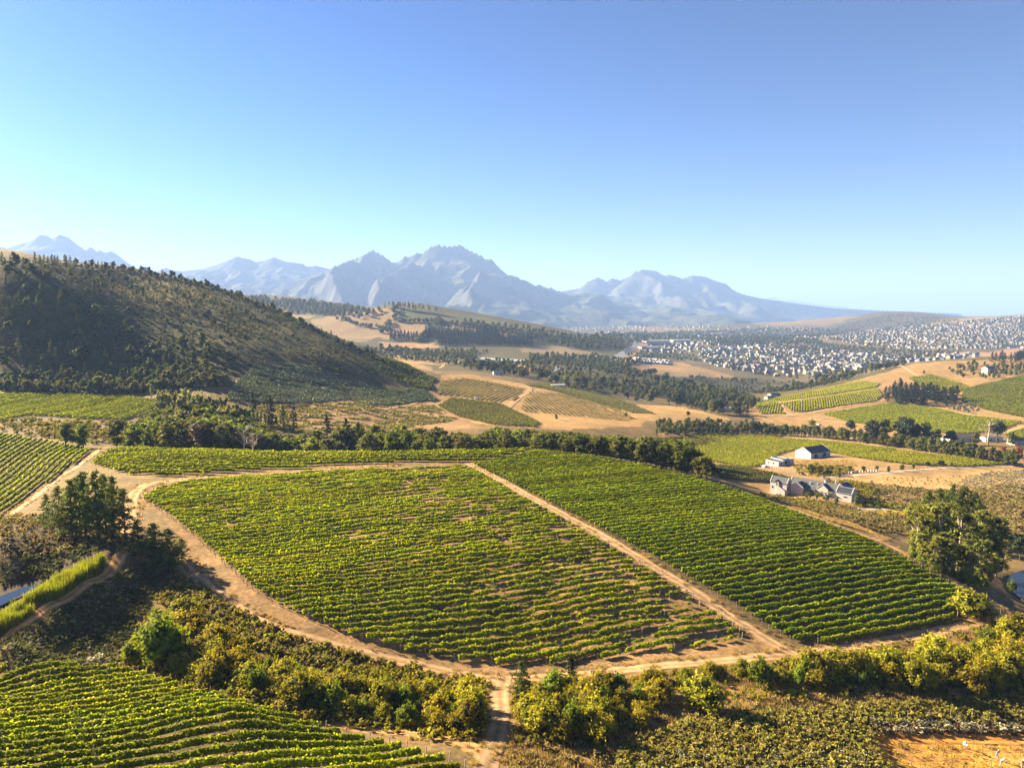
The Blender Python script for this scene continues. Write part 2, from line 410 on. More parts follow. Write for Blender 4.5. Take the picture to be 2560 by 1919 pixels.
# ochre fields with young vines
paint('1065,985 1110,935 1180,935 1300,958 1380,975 1480,1000 1560,1030 1620,1050 1600,1065 1450,1072 1350,1072 1200,1060 1090,1015', (.40, .275, .13), (.33, .235, .115), zmin=420, scale=22, jit=3, seed=5)
paint('1300,962 1380,955 1480,978 1560,1004 1640,1034 1560,1030 1470,1000 1380,975', (.18, .17, .04), (.23, .2, .06), zmin=560, scale=12, jit=3)
paint('1580,1010 1700,1015 1820,1045 1820,1060 1700,1058 1600,1050 1560,1030', (.42, .30, .14), (.36, .26, .13), zmin=520, scale=22, jit=3)
# distant hill fields
paint('780,800 900,775 1000,770 1000,800 960,840 860,860 800,840', (.27, .20, .115), (.22, .175, .10), zmin=1300, scale=90, jit=20)
paint('960,805 1080,800 1075,830 1050,850 965,850', (.29, .215, .125), (.24, .185, .105), zmin=1300, scale=90, jit=20)
paint('985,772 1060,768 1300,812 1500,845 1440,850 1300,830 1180,815 1100,805 990,800', (.10, .12, .045), (.13, .135, .055), zmin=1500, scale=120, jit=25)
paint('1080,815 1170,815 1300,835 1260,845 1150,830', (.26, .2, .115), zmin=1400, scale=90, jit=20)
paint('950,855 1080,858 1100,868 1050,872 950,870', (.34, .235, .125), (.3, .21, .11), zmin=1200, scale=60, jit=15)
paint('1300,862 1400,865 1520,888 1480,895 1380,888 1300,878', (.22, .19, .125), (.19, .17, .11), zmin=1200, scale=60, jit=10)
paint('945,880 1130,900 1160,905 1080,912 1000,905 950,890', (.30, .225, .10), (.26, .2, .095), zmin=850, scale=40, jit=10)
paint('1230,915 1300,912 1380,925 1350,932 1270,930', (.36, .25, .14), zmin=850, scale=40, jit=10)
paint('600,745 700,760 800,790 720,805 640,790', (.25, .20, .12), (.20, .17, .10), zmin=1500, scale=120, jit=30)
# town floor, bare ground
paint('1580,915 1700,905 1830,925 1850,945 1700,940 1600,935', (.36, .26, .15), (.3, .23, .13), zmin=1000, scale=40, jit=10)
paint('1590,870 1720,850 2050,850 2320,905 2250,930 2050,955 1850,945 1700,905', (.16, .14, .095), (.11, .11, .07), zmin=1300, scale=45, jit=10)
paint('2030,840 2560,782 2560,860 2350,872 2200,860', (.24, .205, .15), (.17, .15, .11), zmin=2300, scale=70, jit=20)
paint('2340,880 2470,880 2560,868 2560,885 2450,895 2350,892', (.4, .25, .15), (.34, .225, .14), zmin=1600, scale=60, jit=15)
paint('2000,835 2130,795 2230,775 2330,782 2420,792 2330,812 2200,832 2080,842', (.12, .105, .065), (.085, .085, .05), zmin=3800, scale=120, jit=30)
paint('2290,815 2350,800 2480,790 2420,805 2340,818', (.24, .19, .10), zmin=3500, scale=120, jit=30)
# right-hand green hill
paint('1860,1012 2000,985 2150,948 2280,910 2360,902 2560,896 2560,1110 2300,1095 2050,1085 1900,1060', (.33, .23, .12), (.27, .2, .1), zmin=560, scale=18, jit=3, seed=6)
# around the farm
paint('1640,1085 1800,1075 2000,1088 2250,1100 2560,1150 2560,1330 2400,1340 2250,1345 2100,1310 1950,1262 1790,1205 1700,1170', (.35, .25, .14), (.27, .195, .105), zmin=255, scale=13, jit=2.5, seed=7)
paint('2050,1170 2200,1185 2330,1195 2450,1175 2560,1170 2560,1215 2400,1225 2200,1215 2080,1195', (.44, .31, .16), (.37, .265, .14), zmin=300, scale=20, jit=3)
paint('1780,1205 1850,1218 2000,1268 2120,1300 2300,1380 2330,1420 2190,1345 2000,1278', (.30, .19, .115), (.36, .24, .13), zmin=215, scale=6, jit=1.5)
# left blocks and scrub
paint('0,1045 330,1050 360,1100 230,1115 150,1090 0,1082', (.22, .17, .09), (.13, .115, .055), zmin=280, scale=7, jit=3)
paint('0,980 300,985 430,1000 350,1050 180,1050 0,1056', (.2, .155, .09), (.15, .125, .07), zmin=360, scale=5, jit=1)
paint('0,1085 215,1124 30,1265 0,1292', (.22, .17, .095), (.17, .14, .075), zmin=190, scale=5, jit=1)
# main vineyard soils
paint('330,1235 450,1195 1180,1160 1990,1625 1640,1650 1260,1690 900,1622 680,1560 500,1440 440,1330', (.33, .225, .125), (.21, .145, .08), scale=5, jit=1, seed=8)
paint('1180,1160 1340,1125 1560,1155 1780,1205 2000,1285 2190,1350 2360,1440 2480,1525 2300,1575 2000,1622', (.17, .13, .075), (.12, .095, .05), scale=5, jit=1, seed=9)
paint('190,1150 300,1122 1180,1128 1330,1125 1180,1160 450,1195 330,1195', (.25, .19, .1), (.2, .155, .08), zmin=200, scale=5, jit=1, seed=10)
# strip of bushes, dam, foreground
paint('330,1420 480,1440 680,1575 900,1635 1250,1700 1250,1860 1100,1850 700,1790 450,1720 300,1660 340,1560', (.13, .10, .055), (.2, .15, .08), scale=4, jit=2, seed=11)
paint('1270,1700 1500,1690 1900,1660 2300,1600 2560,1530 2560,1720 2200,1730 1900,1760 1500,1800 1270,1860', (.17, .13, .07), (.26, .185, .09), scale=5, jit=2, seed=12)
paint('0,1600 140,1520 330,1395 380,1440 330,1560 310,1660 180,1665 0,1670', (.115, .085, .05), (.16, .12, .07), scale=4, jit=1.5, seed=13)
paint('0,1290 200,1290 330,1330 300,1390 110,1470 0,1540', (.075, .055, .035), (.055, .045, .03), scale=4, jit=2, seed=14)  # pond bank, its shade painted in as darker soil
paint('0,1412 50,1402 50,1425 20,1446 0,1462', (.34, .32, .29), (.2, .18, .15), scale=2, jit=2)
paint('0,1668 280,1668 480,1725 800,1820 1150,1900 1100,1990 0,2100', (.13, .10, .055), (.09, .075, .04), scale=3, jit=1, seed=15)  # soil darkened to carry the shadow between the vine rows
paint('1270,1860 1500,1800 1900,1760 2560,1725 2560,1840 2250,1830 2160,1850 2240,1990 1250,2000', (.28, .205, .085), (.2, .15, .07), scale=4, jit=2, seed=16)
paint('2190,1835 2560,1830 2700,2000 2270,2000 2160,1868', (.58, .33, .11), (.46, .26, .09), scale=3, jit=1.2, seed=17)
paint('2480,1450 2560,1430 2560,1560 2520,1520', (.16, .125, .08), (.22, .17, .11), scale=3, jit=1)

gm, nt, out = mat_new('soil_and_dry_grass')
at = nd(nt, 'ShaderNodeAttribute'); at.attribute_name = 'soil'
tc = nd(nt, 'ShaderNodeTexCoord')
n1 = nd(nt, 'ShaderNodeTexNoise'); n1.inputs['Scale'].default_value = .9; n1.inputs['Detail'].default_value = 6; n1.inputs['Roughness'].default_value = .65
n2 = nd(nt, 'ShaderNodeTexNoise'); n2.inputs['Scale'].default_value = .12; n2.inputs['Detail'].default_value = 5
for n in (n1, n2): nt.links.new(tc.outputs['Object'], n.inputs['Vector'])
c = mixc(nt, 1.0, at.outputs['Color'], mixc(nt, mapr(nt, n1.outputs['Fac'], .32, .68, 0, 1), (.55, .55, .5), (1.35, 1.32, 1.25)), 'MULTIPLY')
c = mixc(nt, 1.0, c, mixc(nt, mapr(nt, n2.outputs['Fac'], .3, .7, 0, 1), (.75, .8, .78), (1.2, 1.15, 1.1)), 'MULTIPLY')
b = nd(nt, 'ShaderNodeBsdfPrincipled'); b.inputs['Roughness'].default_value = .95; b.inputs['Specular IOR Level'].default_value = .1
bp = nd(nt, 'ShaderNodeBump'); bp.inputs['Strength'].default_value = .5; bp.inputs['Distance'].default_value = .25
nt.links.new(n1.outputs['Fac'], bp.inputs['Height']); nt.links.new(bp.outputs[0], b.inputs['Normal'])
nt.links.new(c, b.inputs['Base Color']); nt.links.new(b.outputs[0], out.inputs['Surface'])
MAT_SOIL = gm
def build_ground():
    ii = np.arange(NV * NU).reshape(NV, NU)
    q = np.stack([ii[:-1, :-1], ii[:-1, 1:], ii[1:, 1:], ii[1:, :-1]], -1).reshape(-1, 4)
    v = np.stack([GX, GY, GZ], -1).reshape(-1, 3)
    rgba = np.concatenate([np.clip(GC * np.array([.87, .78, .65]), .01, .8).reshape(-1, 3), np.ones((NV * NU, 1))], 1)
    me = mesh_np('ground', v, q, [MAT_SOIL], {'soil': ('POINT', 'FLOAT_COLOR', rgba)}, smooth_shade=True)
    o = link('ground', me); tag(o, 'dry brown and olive farmland rolling down to the wide valley', 'ground', kind='structure')
    # the country goes on under and behind the viewer
    x = np.linspace(-1, 1, 60) * 45; 
POND_SURFACES = []
for s_, z_, l_ in (("-120,1560 0,1514 40,1494 85,1472 112,1460 96,1459 60,1467 0,1489 -120,1535", 193.0, "small pond reflecting the sky behind the reeds of the dam"), ("2515,1452 2532,1432 2560,1424 2760,1420 2760,1560 2600,1530 2562,1502 2532,1480", 174.6, "blue pond at the right edge beside the tall eucalyptus trees")):
    p_ = np.array(pix(s_)); u_, t_ = ray(p_[:, 0], p_[:, 1]); yy = (z_ - CAMZ) / t_; poly_ = np.stack([u_ * yy, yy], 1)
    POND_SURFACES.append((poly_, z_, l_))
    m_ = inside(poly_, GX, GY).astype(float)
    for _ in range(3): m_[1:-1, 1:-1] = (m_[1:-1, 1:-1] + m_[:-2, 1:-1] + m_[2:, 1:-1] + m_[1:-1, :-2] + m_[1:-1, 2:]) / 5
    GZ[:] = np.where(m_ > .02, GZ * (1 - m_) + np.minimum(GZ, z_ - .9) * m_, GZ)
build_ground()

# ------------------------------------------------------------------ mountains
mm, nt, out = mat_new('mountain_rock_and_fynbos')
ge = nd(nt, 'ShaderNodeNewGeometry'); tc = nd(nt, 'ShaderNodeTexCoord')
n1 = nd(nt, 'ShaderNodeTexNoise'); n1.inputs['Scale'].default_value = .0035; n1.inputs['Detail'].default_value = 8; n1.inputs['Roughness'].default_value = .62
nt.links.new(tc.outputs['Object'], n1.inputs['Vector'])
sx = nd(nt, 'ShaderNodeSeparateXYZ'); nt.links.new(ge.outputs['Normal'], sx.inputs[0])
steep = mapr(nt, mathn(nt, 'ADD', sx.outputs[2], mathn(nt, 'MULTIPLY', n1.outputs['Fac'], .3)), .95, .72, 0, 1)
veg = mixc(nt, mapr(nt, n1.outputs['Fac'], .38, .62, 0, 1), (.038, .044, .018), (.095, .093, .036))
rock = mixc(nt, mapr(nt, n1.outputs['Fac'], .4, .6, 0, 1), (.05, .046, .043), (.105, .093, .086))
b = nd(nt, 'ShaderNodeBsdfPrincipled'); b.inputs['Roughness'].default_value = .95; b.inputs['Specular IOR Level'].default_value = .05
n3 = nd(nt, 'ShaderNodeTexNoise'); n3.inputs['Scale'].default_value = .009; n3.inputs['Detail'].default_value = 7; n3.inputs['Roughness'].default_value = .6
mp3 = nd(nt, 'ShaderNodeMapping'); mp3.inputs['Scale'].default_value = (1.0, 1.0, .35); nt.links.new(tc.outputs['Object'], mp3.inputs[0]); nt.links.new(mp3.outputs[0], n3.inputs['Vector'])
bp3 = nd(nt, 'ShaderNodeBump'); bp3.inputs['Strength'].default_value = .5; bp3.inputs['Distance'].default_value = 55.0
nt.links.new(n3.outputs['Fac'], bp3.inputs['Height']); nt.links.new(bp3.outputs[0], b.inputs['Normal'])
nt.links.new(mixc(nt, steep, veg, rock), b.inputs['Base Color']); nt.links.new(b.outputs[0], out.inputs['Surface'])
MAT_MTN = mm
def ridge_pts(s, Z, dz=None):
    p = np.array(pix(s)); Zs = np.linspace(Z, dz, len(p)) if dz is not None else np.full(len(p), Z)
    u, t = ray(p[:, 0], p[:, 1]); q = np.stack([u * Zs, Zs, CAMZ + t * Zs], 1)
    o = []
    for i in range(len(q) - 1):
        k = max(2, int(np.hypot(*(q[i + 1] - q[i])[:2]) / 45))
        for j in range(k): o.append(q[i] + (q[i + 1] - q[i]) * j / k)
    o.append(q[-1]); o = np.array(o)
    return o
def mountain(name, label, ridges, ext, nx, ny, cliff=160, cliffw=260, slope=.42, gully=190, gs=620, seed=0, basez=40):
    x0, x1, y0, y1 = ext
    x = np.linspace(x0, x1, nx); y = np.linspace(y0, y1, ny); X, Y = np.meshgrid(x, y)
    hh = np.full(X.shape, -1e9); dmin = np.full(X.shape, 1e9)
    wx = (fbm(X / 1100, Y / 1100, 4, seed + 3) - .5) * 2; wy = (fbm(X / 1100, Y / 1100, 4, seed + 7) - .5) * 2
    w2 = (fbm(X / 330, Y / 330, 4, seed + 11) - .5) * 2
    for ri, rp in enumerate(ridges):
        for p in rp:
            d = np.hypot(X - p[0] + (wx * 420 if ri else 0), Y - p[1] + (wy * 420 if ri else 0))
            dd = d * (1 + .45 * wx * smooth(80, 900, d)) 
            c = p[2] - cliff * (1 - np.exp(-dd / cliffw)) - slope * dd / (1 + dd / 6500)
            hh = np.maximum(hh, c)
            if ri == 0: dmin = np.minimum(dmin, d)
    rd = 1 - np.abs(2 * fbm(X / gs + wx * .5, Y / gs * .5 + wy * .5, 5, seed) - 1)
    rd2 = 1 - np.abs(2 * fbm(X / gs * 2.6 + w2, Y / gs * 1.8, 5, seed + 15) - 1)
    amp = gully * smooth(15, 700, dmin) * (.25 + .75 * smooth(120, 520, hh))
    hh = hh + (rd - .72) * 1.5 * amp + (rd2 - .75) * amp * .75
    hh = np.maximum(hh, basez - 60)
    ii = np.arange(nx * ny).reshape(ny, nx)
    q = np.stack([ii[:-1, :-1], ii[:-1, 1:], ii[1:, 1:], ii[1:, :-1]], -1).reshape(-1, 4)
    keep = (hh.ravel()[q].max(1) > basez - 55)
    me = mesh_np(name, np.stack([X, Y, hh], -1).reshape(-1, 3), q[keep], [MAT_MTN], smooth_shade=True)
    return tag(link(name, me), label, 'mountain', kind='structure')
R1 = ridge_pts('-260,640 -120,632 -40,622 0,614 23,616 43,609 84,597 101,584 117,586 126,596 150,584 167,589 187,611 208,620 214,624 227,615 241,628 251,623 264,629 278,625 290,632 307,651 350,671 400,700', 10500)
mountain('mountain', 'far blue mountain with twin rounded peaks behind the wooded hill', [R1], (-9600, -4200, 8000, 11700), 240, 120, seed=2, cliff=200, slope=.40)
R2 = ridge_pts('330,700 389,677 414,667 424,673 459,675 505,670 544,659 591,640 622,645 638,653 661,649 684,641 711,651 754,657 764,664 789,662 824,670 880,690', 10500)
mountain('mountain', 'hazy blue ridge between the twin peaks and the central mountain', [R2, ridge_pts('591,640 640,700 700,740', 10500, 9000)], (-6600, -1700, 7700, 11900), 220, 140, seed=12, cliff=120, slope=.36)
R3 = ridge_pts('640,740 720,705 790,685 860,653 903,638 932,622 957,636 982,654 994,653 1012,639 1023,641 1041,630 1054,632 1078,614 1097,609 1124,613 1148,609 1167,620 1202,636 1210,646 1227,645 1231,657 1249,679 1272,694 1307,716 1358,733 1393,750 1443,758 1560,772 1676,783', 8800)
R3b = ridge_pts('1222,652 1236,690 1222,715 1185,742 1140,775', 8750, 6300)
R3c = ridge_pts('932,626 905,680 880,720 850,760', 8750, 6600)
R3d = ridge_pts('1085,625 1045,690 1010,740', 8750, 6900)
mountain('mountain', 'large central mountain with rocky summit crags above green lower slopes', [R3, R3b, R3c, R3d], (-3400, 2400, 5200, 10500), 320, 210, seed=22, cliff=230, cliffw=240, slope=.36)
R4 = ridge_pts('1340,750 1369,739 1397,728 1443,719 1463,712 1472,700 1494,691 1517,702 1531,693 1552,698 1583,686 1606,671 1638,674 1661,688 1673,684 1688,688 1708,694 1731,686 1762,689 1789,700 1813,706 1828,721 1856,733 1894,742 1949,750 2011,759 2089,768 2244,776 2400,782', 11000)
mountain('mountain', 'flat-shouldered blue mountain to the right of the central peak', [R4, ridge_pts('1606,676 1640,720 1690,755', 11000, 9300), ridge_pts('1770,692 1820,740 1880,765', 11000, 9500)], (-200, 7400, 8000, 12800), 280, 140, seed=32, cliff=200, slope=.36)
R5 = ridge_pts('1860,765 1918,744 1933,739 1953,748 1972,746 2003,750 2040,757 2120,765', 27000)
mountain('mountain', 'faint pale mountain barely showing through the horizon haze', [R5], (7500, 14500, 24500, 29500), 90, 60, seed=42, cliff=150, slope=.3)

# ------------------------------------------------------------------ haze
hm, nt, out = mat_new('valley_haze')
pv = nd(nt, 'ShaderNodeVolumePrincipled'); pv.inputs['Color'].default_value = (.33, .52, 1.0, 1); pv.inputs['Density'].default_value = 7.8e-5
pv.inputs['Anisotropy'].default_value = .05
nt.links.new(pv.outputs[0], out.inputs['Volume'])
mb = MB(); mb.box(-42000, 42000, -6000, 42000, -60, 1450)
hz = mb.build('haze', hm); tag(hz, 'thin blue haze hanging over the valley and mountains', 'haze', kind='stuff')
# ------------------------------------------------------------------ plant prototypes (shared mesh data)
LEAF = {
 'vine': leaf_material('vine_leaf', (.07, .10, .010), (.37, .385, .016), .5, (1.35, 1.35, .3), .012),
 'vine_far': leaf_material('distant_vine_leaf', (.09, .11, .012), (.32, .325, .022), .45, (1.3, 1.2, .4), .012),
 'vine_hedge': leaf_material('trellised_vine_leaf', (.04, .07, .008), (.355, .38, .016), .45, (1.35, 1.35, .3), .01),
 'vine_olive': leaf_material('dusty_vine_leaf', (.07, .075, .022), (.19, .185, .05), .3, (1.2, 1.1, .5), .015),
 'bush': leaf_material('bush_leaf', (.045, .055, .010), (.40, .355, .024), .42, (1.3, 1.2, .4), .022),
 'bush_green': leaf_material('bright_bush_leaf', (.04, .07, .010), (.22, .26, .020), .42, (1.3, 1.3, .4), .015),
 'scrub': leaf_material('scrub_leaf', (.09, .08, .03), (.38, .31, .11), .38, (1.2, 1.1, .6), .025),
 'scrub_olive': leaf_material('olive_scrub_leaf', (.09, .085, .024), (.41, .36, .075), .4, (1.2, 1.15, .5), .02),
 'scrub_grey': leaf_material('grey_scrub_leaf', (.16, .15, .085), (.42, .38, .24), .25, (1.1, 1.05, .7), .02),
 'pine': leaf_material('pine_needle', (.02, .04, .010), (.17, .21, .028), .38, (1.2, 1.2, .5), .015),
 'dark_pine': leaf_material('dark_pine_needle', (.014, .022, .011), (.045, .055, .02), .12, (1.1, 1.1, .6), .012),
 'broad': leaf_material('broadleaf', (.032, .042, .011), (.19, .195, .034), .4, (1.2, 1.2, .5), .025),
 'euc': leaf_material('eucalyptus_leaf', (.045, .055, .018), (.28, .29, .045), .42, (1.2, 1.15, .5), .015),
 'young_euc': leaf_material('young_eucalyptus_leaf', (.08, .095, .035), (.30, .31, .12), .38, (1.2, 1.15, .5), .01),
 'hill': leaf_material('hillside_leaf', (.03, .04, .013), (.16, .17, .04), .35, (1.2, 1.2, .5), .03),
 'reed': leaf_material('reed_blade', (.10, .13, .012), (.27, .28, .028), .45, (1.3, 1.25, .3), .01),
 'grass': leaf_material('dry_grass_blade', (.26, .18, .07), (.46, .33, .14), .35, (1.2, 1.1, .6), .02),
 'olive': leaf_material('olive_leaf', (.08, .095, .05), (.2, .21, .13), .2, (1.1, 1.1, .7), .01),
 'brown': leaf_material('browned_leaf', (.07, .045, .02), (.2, .13, .055), .25, (1.2, 1.05, .6), .02),
 'red': leaf_material('reddish_leaf', (.16, .06, .02), (.32, .13, .045), .3, (1.2, 1.0, .6), .01),
 'yellow': leaf_material('yellow_flower', (.35, .30, .02), (.6, .5, .03), .35, (1.1, 1.0, .4), .01),
}
BARK = simple_material('brown_bark', (.10, .075, .05), .95, .3, 3, .4)
BARK_PALE = simple_material('pale_eucalyptus_bark', (.42, .36, .28), .85, .25, 2, .2)

def leaf_quads(c, n, size, rg, aspect=.55, jitter=.8):
    """rhombic leaf faces: centres c, preferred normals n"""
    m = len(c); n = n / (np.linalg.norm(n, axis=1)[:, None] + 1e-9) + rg.normal(0, jitter, (m, 3)); n /= np.linalg.norm(n, axis=1)[:, None] + 1e-9
    a = np.cross(n, rg.normal(0, 1, (m, 3))); a /= np.linalg.norm(a, axis=1)[:, None] + 1e-9
    b = np.cross(n, a); s = np.asarray(size).reshape(-1, 1) * np.ones((m, 1))
    v = np.stack([c - a * s, c - b * s * aspect, c + a * s, c + b * s * aspect], 1).reshape(-1, 3)
    return v, np.arange(m * 4).reshape(-1, 4)
def cloud_mesh(name, c, n, size, tone, mat, rg, jitter=.55, aspect=.6, core=None):
    v, f = leaf_quads(c, n, size, rg, aspect, jitter)
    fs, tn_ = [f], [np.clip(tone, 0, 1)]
    if core is not None:                       # added dark core that stops sunlight passing through the foliage
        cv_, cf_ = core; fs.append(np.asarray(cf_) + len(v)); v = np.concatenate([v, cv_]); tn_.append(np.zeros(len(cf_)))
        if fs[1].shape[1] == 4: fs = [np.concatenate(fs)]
    return mesh_np(name, v, fs if len(fs) > 1 else fs[0], [mat], {'tone': ('FACE', 'FLOAT', np.concatenate(tn_))})
_g = (1 + 5 ** .5) / 2
ICO_V = np.array([(-1, _g, 0), (1, _g, 0), (-1, -_g, 0), (1, -_g, 0), (0, -1, _g), (0, 1, _g), (0, -1, -_g), (0, 1, -_g), (_g, 0, -1), (_g, 0, 1), (-_g, 0, -1), (-_g, 0, 1)]) / math.hypot(1, _g)
ICO_F = np.array([(0, 11, 5), (0, 5, 1), (0, 1, 7), (0, 7, 10), (0, 10, 11), (1, 5, 9), (5, 11, 4), (11, 10, 2), (10, 7, 6), (7, 1, 8), (3, 9, 4), (3, 4, 2), (3, 2, 6), (3, 6, 8), (3, 8, 9), (4, 9, 5), (2, 4, 11), (6, 2, 10), (8, 6, 7), (9, 8, 1)])
def lobe_cores(L, k=.58):  # unseen blobs added inside the lobes to block light
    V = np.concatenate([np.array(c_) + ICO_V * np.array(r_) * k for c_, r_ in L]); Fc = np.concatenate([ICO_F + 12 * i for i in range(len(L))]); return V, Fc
def lobes_crown(rg, lobes, per, leaf, shell=.35):
    """lobes: list of (centre, (rx,ry,rz)); leaves crowd the outer shell of each, in clumps"""
    C, N, T = [], [], []
    for (cx, cy, cz), (rx, ry, rz) in lobes:
        k = max(4, int(per * (rx * ry * rz) ** (2 / 3.) * 1.0))
        nc = max(3, k // 14)
        d = rg.normal(0, 1, (nc, 3)); d[:, 2] = d[:, 2] * .8 + .25; d /= np.linalg.norm(d, axis=1)[:, None]
        rad = 1 - shell * rg.random(nc) ** 1.5
        cl = d * rad[:, None]
        pick = rg.integers(0, nc, k); off = rg.normal(0, .17, (k, 3))
        q = cl[pick] + off; nn = d[pick] + .3 * off
        C.append(np.array([cx, cy, cz]) + q * np.array([rx, ry, rz])); N.append(nn)
        ctone = rg.random(nc)
        T.append(.18 + .45 * ctone[pick] + .35 * rg.random(k))
    return np.concatenate(C), np.concatenate(N), np.concatenate(T)
PROTO = {}
def trunk_mesh(name, h, r, rg, limbs=(), mat=None, lean=.04, base=-.6, n=6):
    mb = MB(); p = [(0, 0, base)]; x = y = 0
    for k in range(1, 5):
        x += rg.normal(0, lean) * h / 4; y += rg.normal(0, lean) * h / 4; p.append((x, y, h * k / 4))
    mb.tube(p, [r * 1.25, r, r * .8, r * .55, r * .25], n)
    for (lz, tx, ty, tz) in limbs:
        k = min(3, max(0, int(lz / h * 4))); f = lz / h * 4 - k; a = Vector(p[k]).lerp(Vector(p[k + 1]), min(1, f))
        m = a.lerp(Vector((tx, ty, tz)), .5) + Vector((0, 0, -.05 * h))
        mb.tube([a, m, (tx, ty, tz)], [r * .5, r * .35, r * .12], 5)
    return mb.mesh(name, mat or BARK, True)
def add_proto(key, crown, trunk, height): PROTO.setdefault(key, []).append((crown, trunk, height))

def make_bush(key, mat, seeds, h=4.0, w=2.3, per=150, leaf=.17):
    for s in seeds:
        rg = np.random.default_rng(s); L = []
        for k in range(rg.integers(5, 9)):
            a = rg.random() * 6.28; d = rg.random() ** .6 * w * .62; z = h * (.28 + .42 * rg.random() * (1 - d / (w * 1.3)))
            r = w * (.38 + .22 * rg.random()); L.append(((d * math.cos(a), d * math.sin(a), z), (r, r, min(r * .85, h - z))))
        L.append(((0, 0, h * .66), (w * .5, w * .5, h * .34)))
        c, n, t = lobes_crown(rg, L, per, leaf)
        keep = c[:, 2] > .05; c, n, t = c[keep], n[keep], t[keep]
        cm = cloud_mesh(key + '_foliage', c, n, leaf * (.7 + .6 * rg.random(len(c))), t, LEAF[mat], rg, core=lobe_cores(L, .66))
        limbs = [(h * .12, l[0][0] * .8, l[0][1] * .8, l[0][2]) for l in L[:4]]
        add_proto(key, cm, trunk_mesh(key + '_stem', h * .6, h * .022, rg, limbs, n=5), h)
make_bush('bush', 'bush', (1, 2, 3, 4, 5), 4.2, 2.5, 210, .19)
make_bush('bush_green', 'bush_green', (6, 7, 8), 4.6, 2.0, 230, .18)
make_bush('bush_brown', 'brown', (61, 62), 4.0, 2.2, 120, .17)
def make_round(key, mat, seeds, h=9.0, w=3.4, per=60, leaf=.34, base=.14, bark=None, squash=.8):
    for s in seeds:
        rg = np.random.default_rng(s + 100); L = []
        for k in range(rg.integers(7, 12)):
            a = rg.random() * 6.28; z = h * (base + .08 + (.80 - base) * rg.random()); prof = math.sin(math.pi * min(.95, max(.18, (z / h - base + .15) / (1.12 - base))))
            d = w * .62 * prof * rg.random() ** .5; r = w * (.32 + .2 * rg.random()); L.append(((d * math.cos(a), d * math.sin(a), z), (r, r, min(r * squash, h - z))))
        L.append(((0, 0, h * .82), (w * .42, w * .42, h * .18))); L.append(((0, 0, h * .58), (w * .6, w * .6, h * .22)))
        c, n, t = lobes_crown(rg, L, per, leaf)
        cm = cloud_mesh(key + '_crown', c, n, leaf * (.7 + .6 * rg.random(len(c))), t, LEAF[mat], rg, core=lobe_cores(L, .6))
        limbs = [(h * (.25 + .3 * rg.random()), l[0][0] * .85, l[0][1] * .85, l[0][2]) for l in L[:5]]
        add_proto(key, cm, trunk_mesh(key + '_trunk', h * .75, h * .02, rg, limbs, bark), h)
make_round('broad', 'broad', (1, 2, 3, 4), 9, 3.6, 55, .34)
make_round('broad_green', 'bush_green', (41, 42), 8, 3.2, 60, .3)
make_round('broad_brown', 'brown', (43, 44), 8, 3.4, 60, .3)
make_round('broad_red', 'red', (45,), 6, 2.2, 60, .3)
make_round('hill_bush', 'hill', (5, 6, 7), 6, 3.0, 26, .5, .12)
make_round('olive', 'olive', (8, 9), 4, 1.9, 40, .24, .22)
make_round('hedge_tree', 'broad', (10, 11, 12), 8, 2.3, 75, .28, .08)
make_round('garden', 'bush_green', (13, 14), 3.6, 1.3, 110, .16, .12)
make_round('young_euc', 'young_euc', (15, 16, 17), 10, 1.7, 90, .3, .12, BARK_PALE, 1.3)
make_round('round_dark', 'dark_pine', (18, 19), 10, 5.0, 45, .4, .35)
make_round('stone_pine', 'dark_pine', (20,), 14, 6.0, 30, .5, .62)
def make_conifer(key, mat, seeds, h=12.0, w=3.0, nb=60, per=26, leaf=.3, base=.12, power=.8, droop=.1, irregular=.25):
    for s in seeds:
        rg = np.random.default_rng(s + 300); C, N, T = [], [], []
        limbs = []
        for k in range(nb):
            f = (k + rg.random()) / nb; z = h * (base + (1 - base) * f); r = w * (1 - f) ** power * (1 - irregular + 2 * irregular * rg.random()) + .12
            a = rg.random() * 6.28
            tip = np.array([r * math.cos(a), r * math.sin(a), z - droop * r + .12 * r * rg.normal()])
            if k % 6 == 0: limbs.append((min(z * .95, h * .9), *tip))
            m = int(per * (.4 + r / w)); g = rg.random(m) ** .7
            p = np.array([0, 0, z]) + (tip - np.array([0, 0, z])) * g[:, None] + rg.normal(0, .10 * w * .55, (m, 3)) * np.array([1, 1, .55])
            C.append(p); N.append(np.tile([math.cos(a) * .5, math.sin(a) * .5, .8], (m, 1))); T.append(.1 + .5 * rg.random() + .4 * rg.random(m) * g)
        c, n, t = np.concatenate(C), np.concatenate(N), np.concatenate(T)
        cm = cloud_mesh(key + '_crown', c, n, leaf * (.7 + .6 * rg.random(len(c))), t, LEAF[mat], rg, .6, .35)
        add_proto(key, cm, trunk_mesh(key + '_trunk', h * .95, h * .016, rg, limbs[:7]), h)
make_conifer('pine', 'pine', (1, 2, 3, 4), 13, 4.2, 75, 38, .34, .16, .55, .0, .35)
make_conifer('fir', 'hill', (5, 6, 7), 10, 2.6, 34, 14, .55, .06, .8)
make_conifer('dark_fir', 'dark_pine', (8, 9, 10), 14, 3.4, 55, 22, .5, .08, .6, 0, .35)
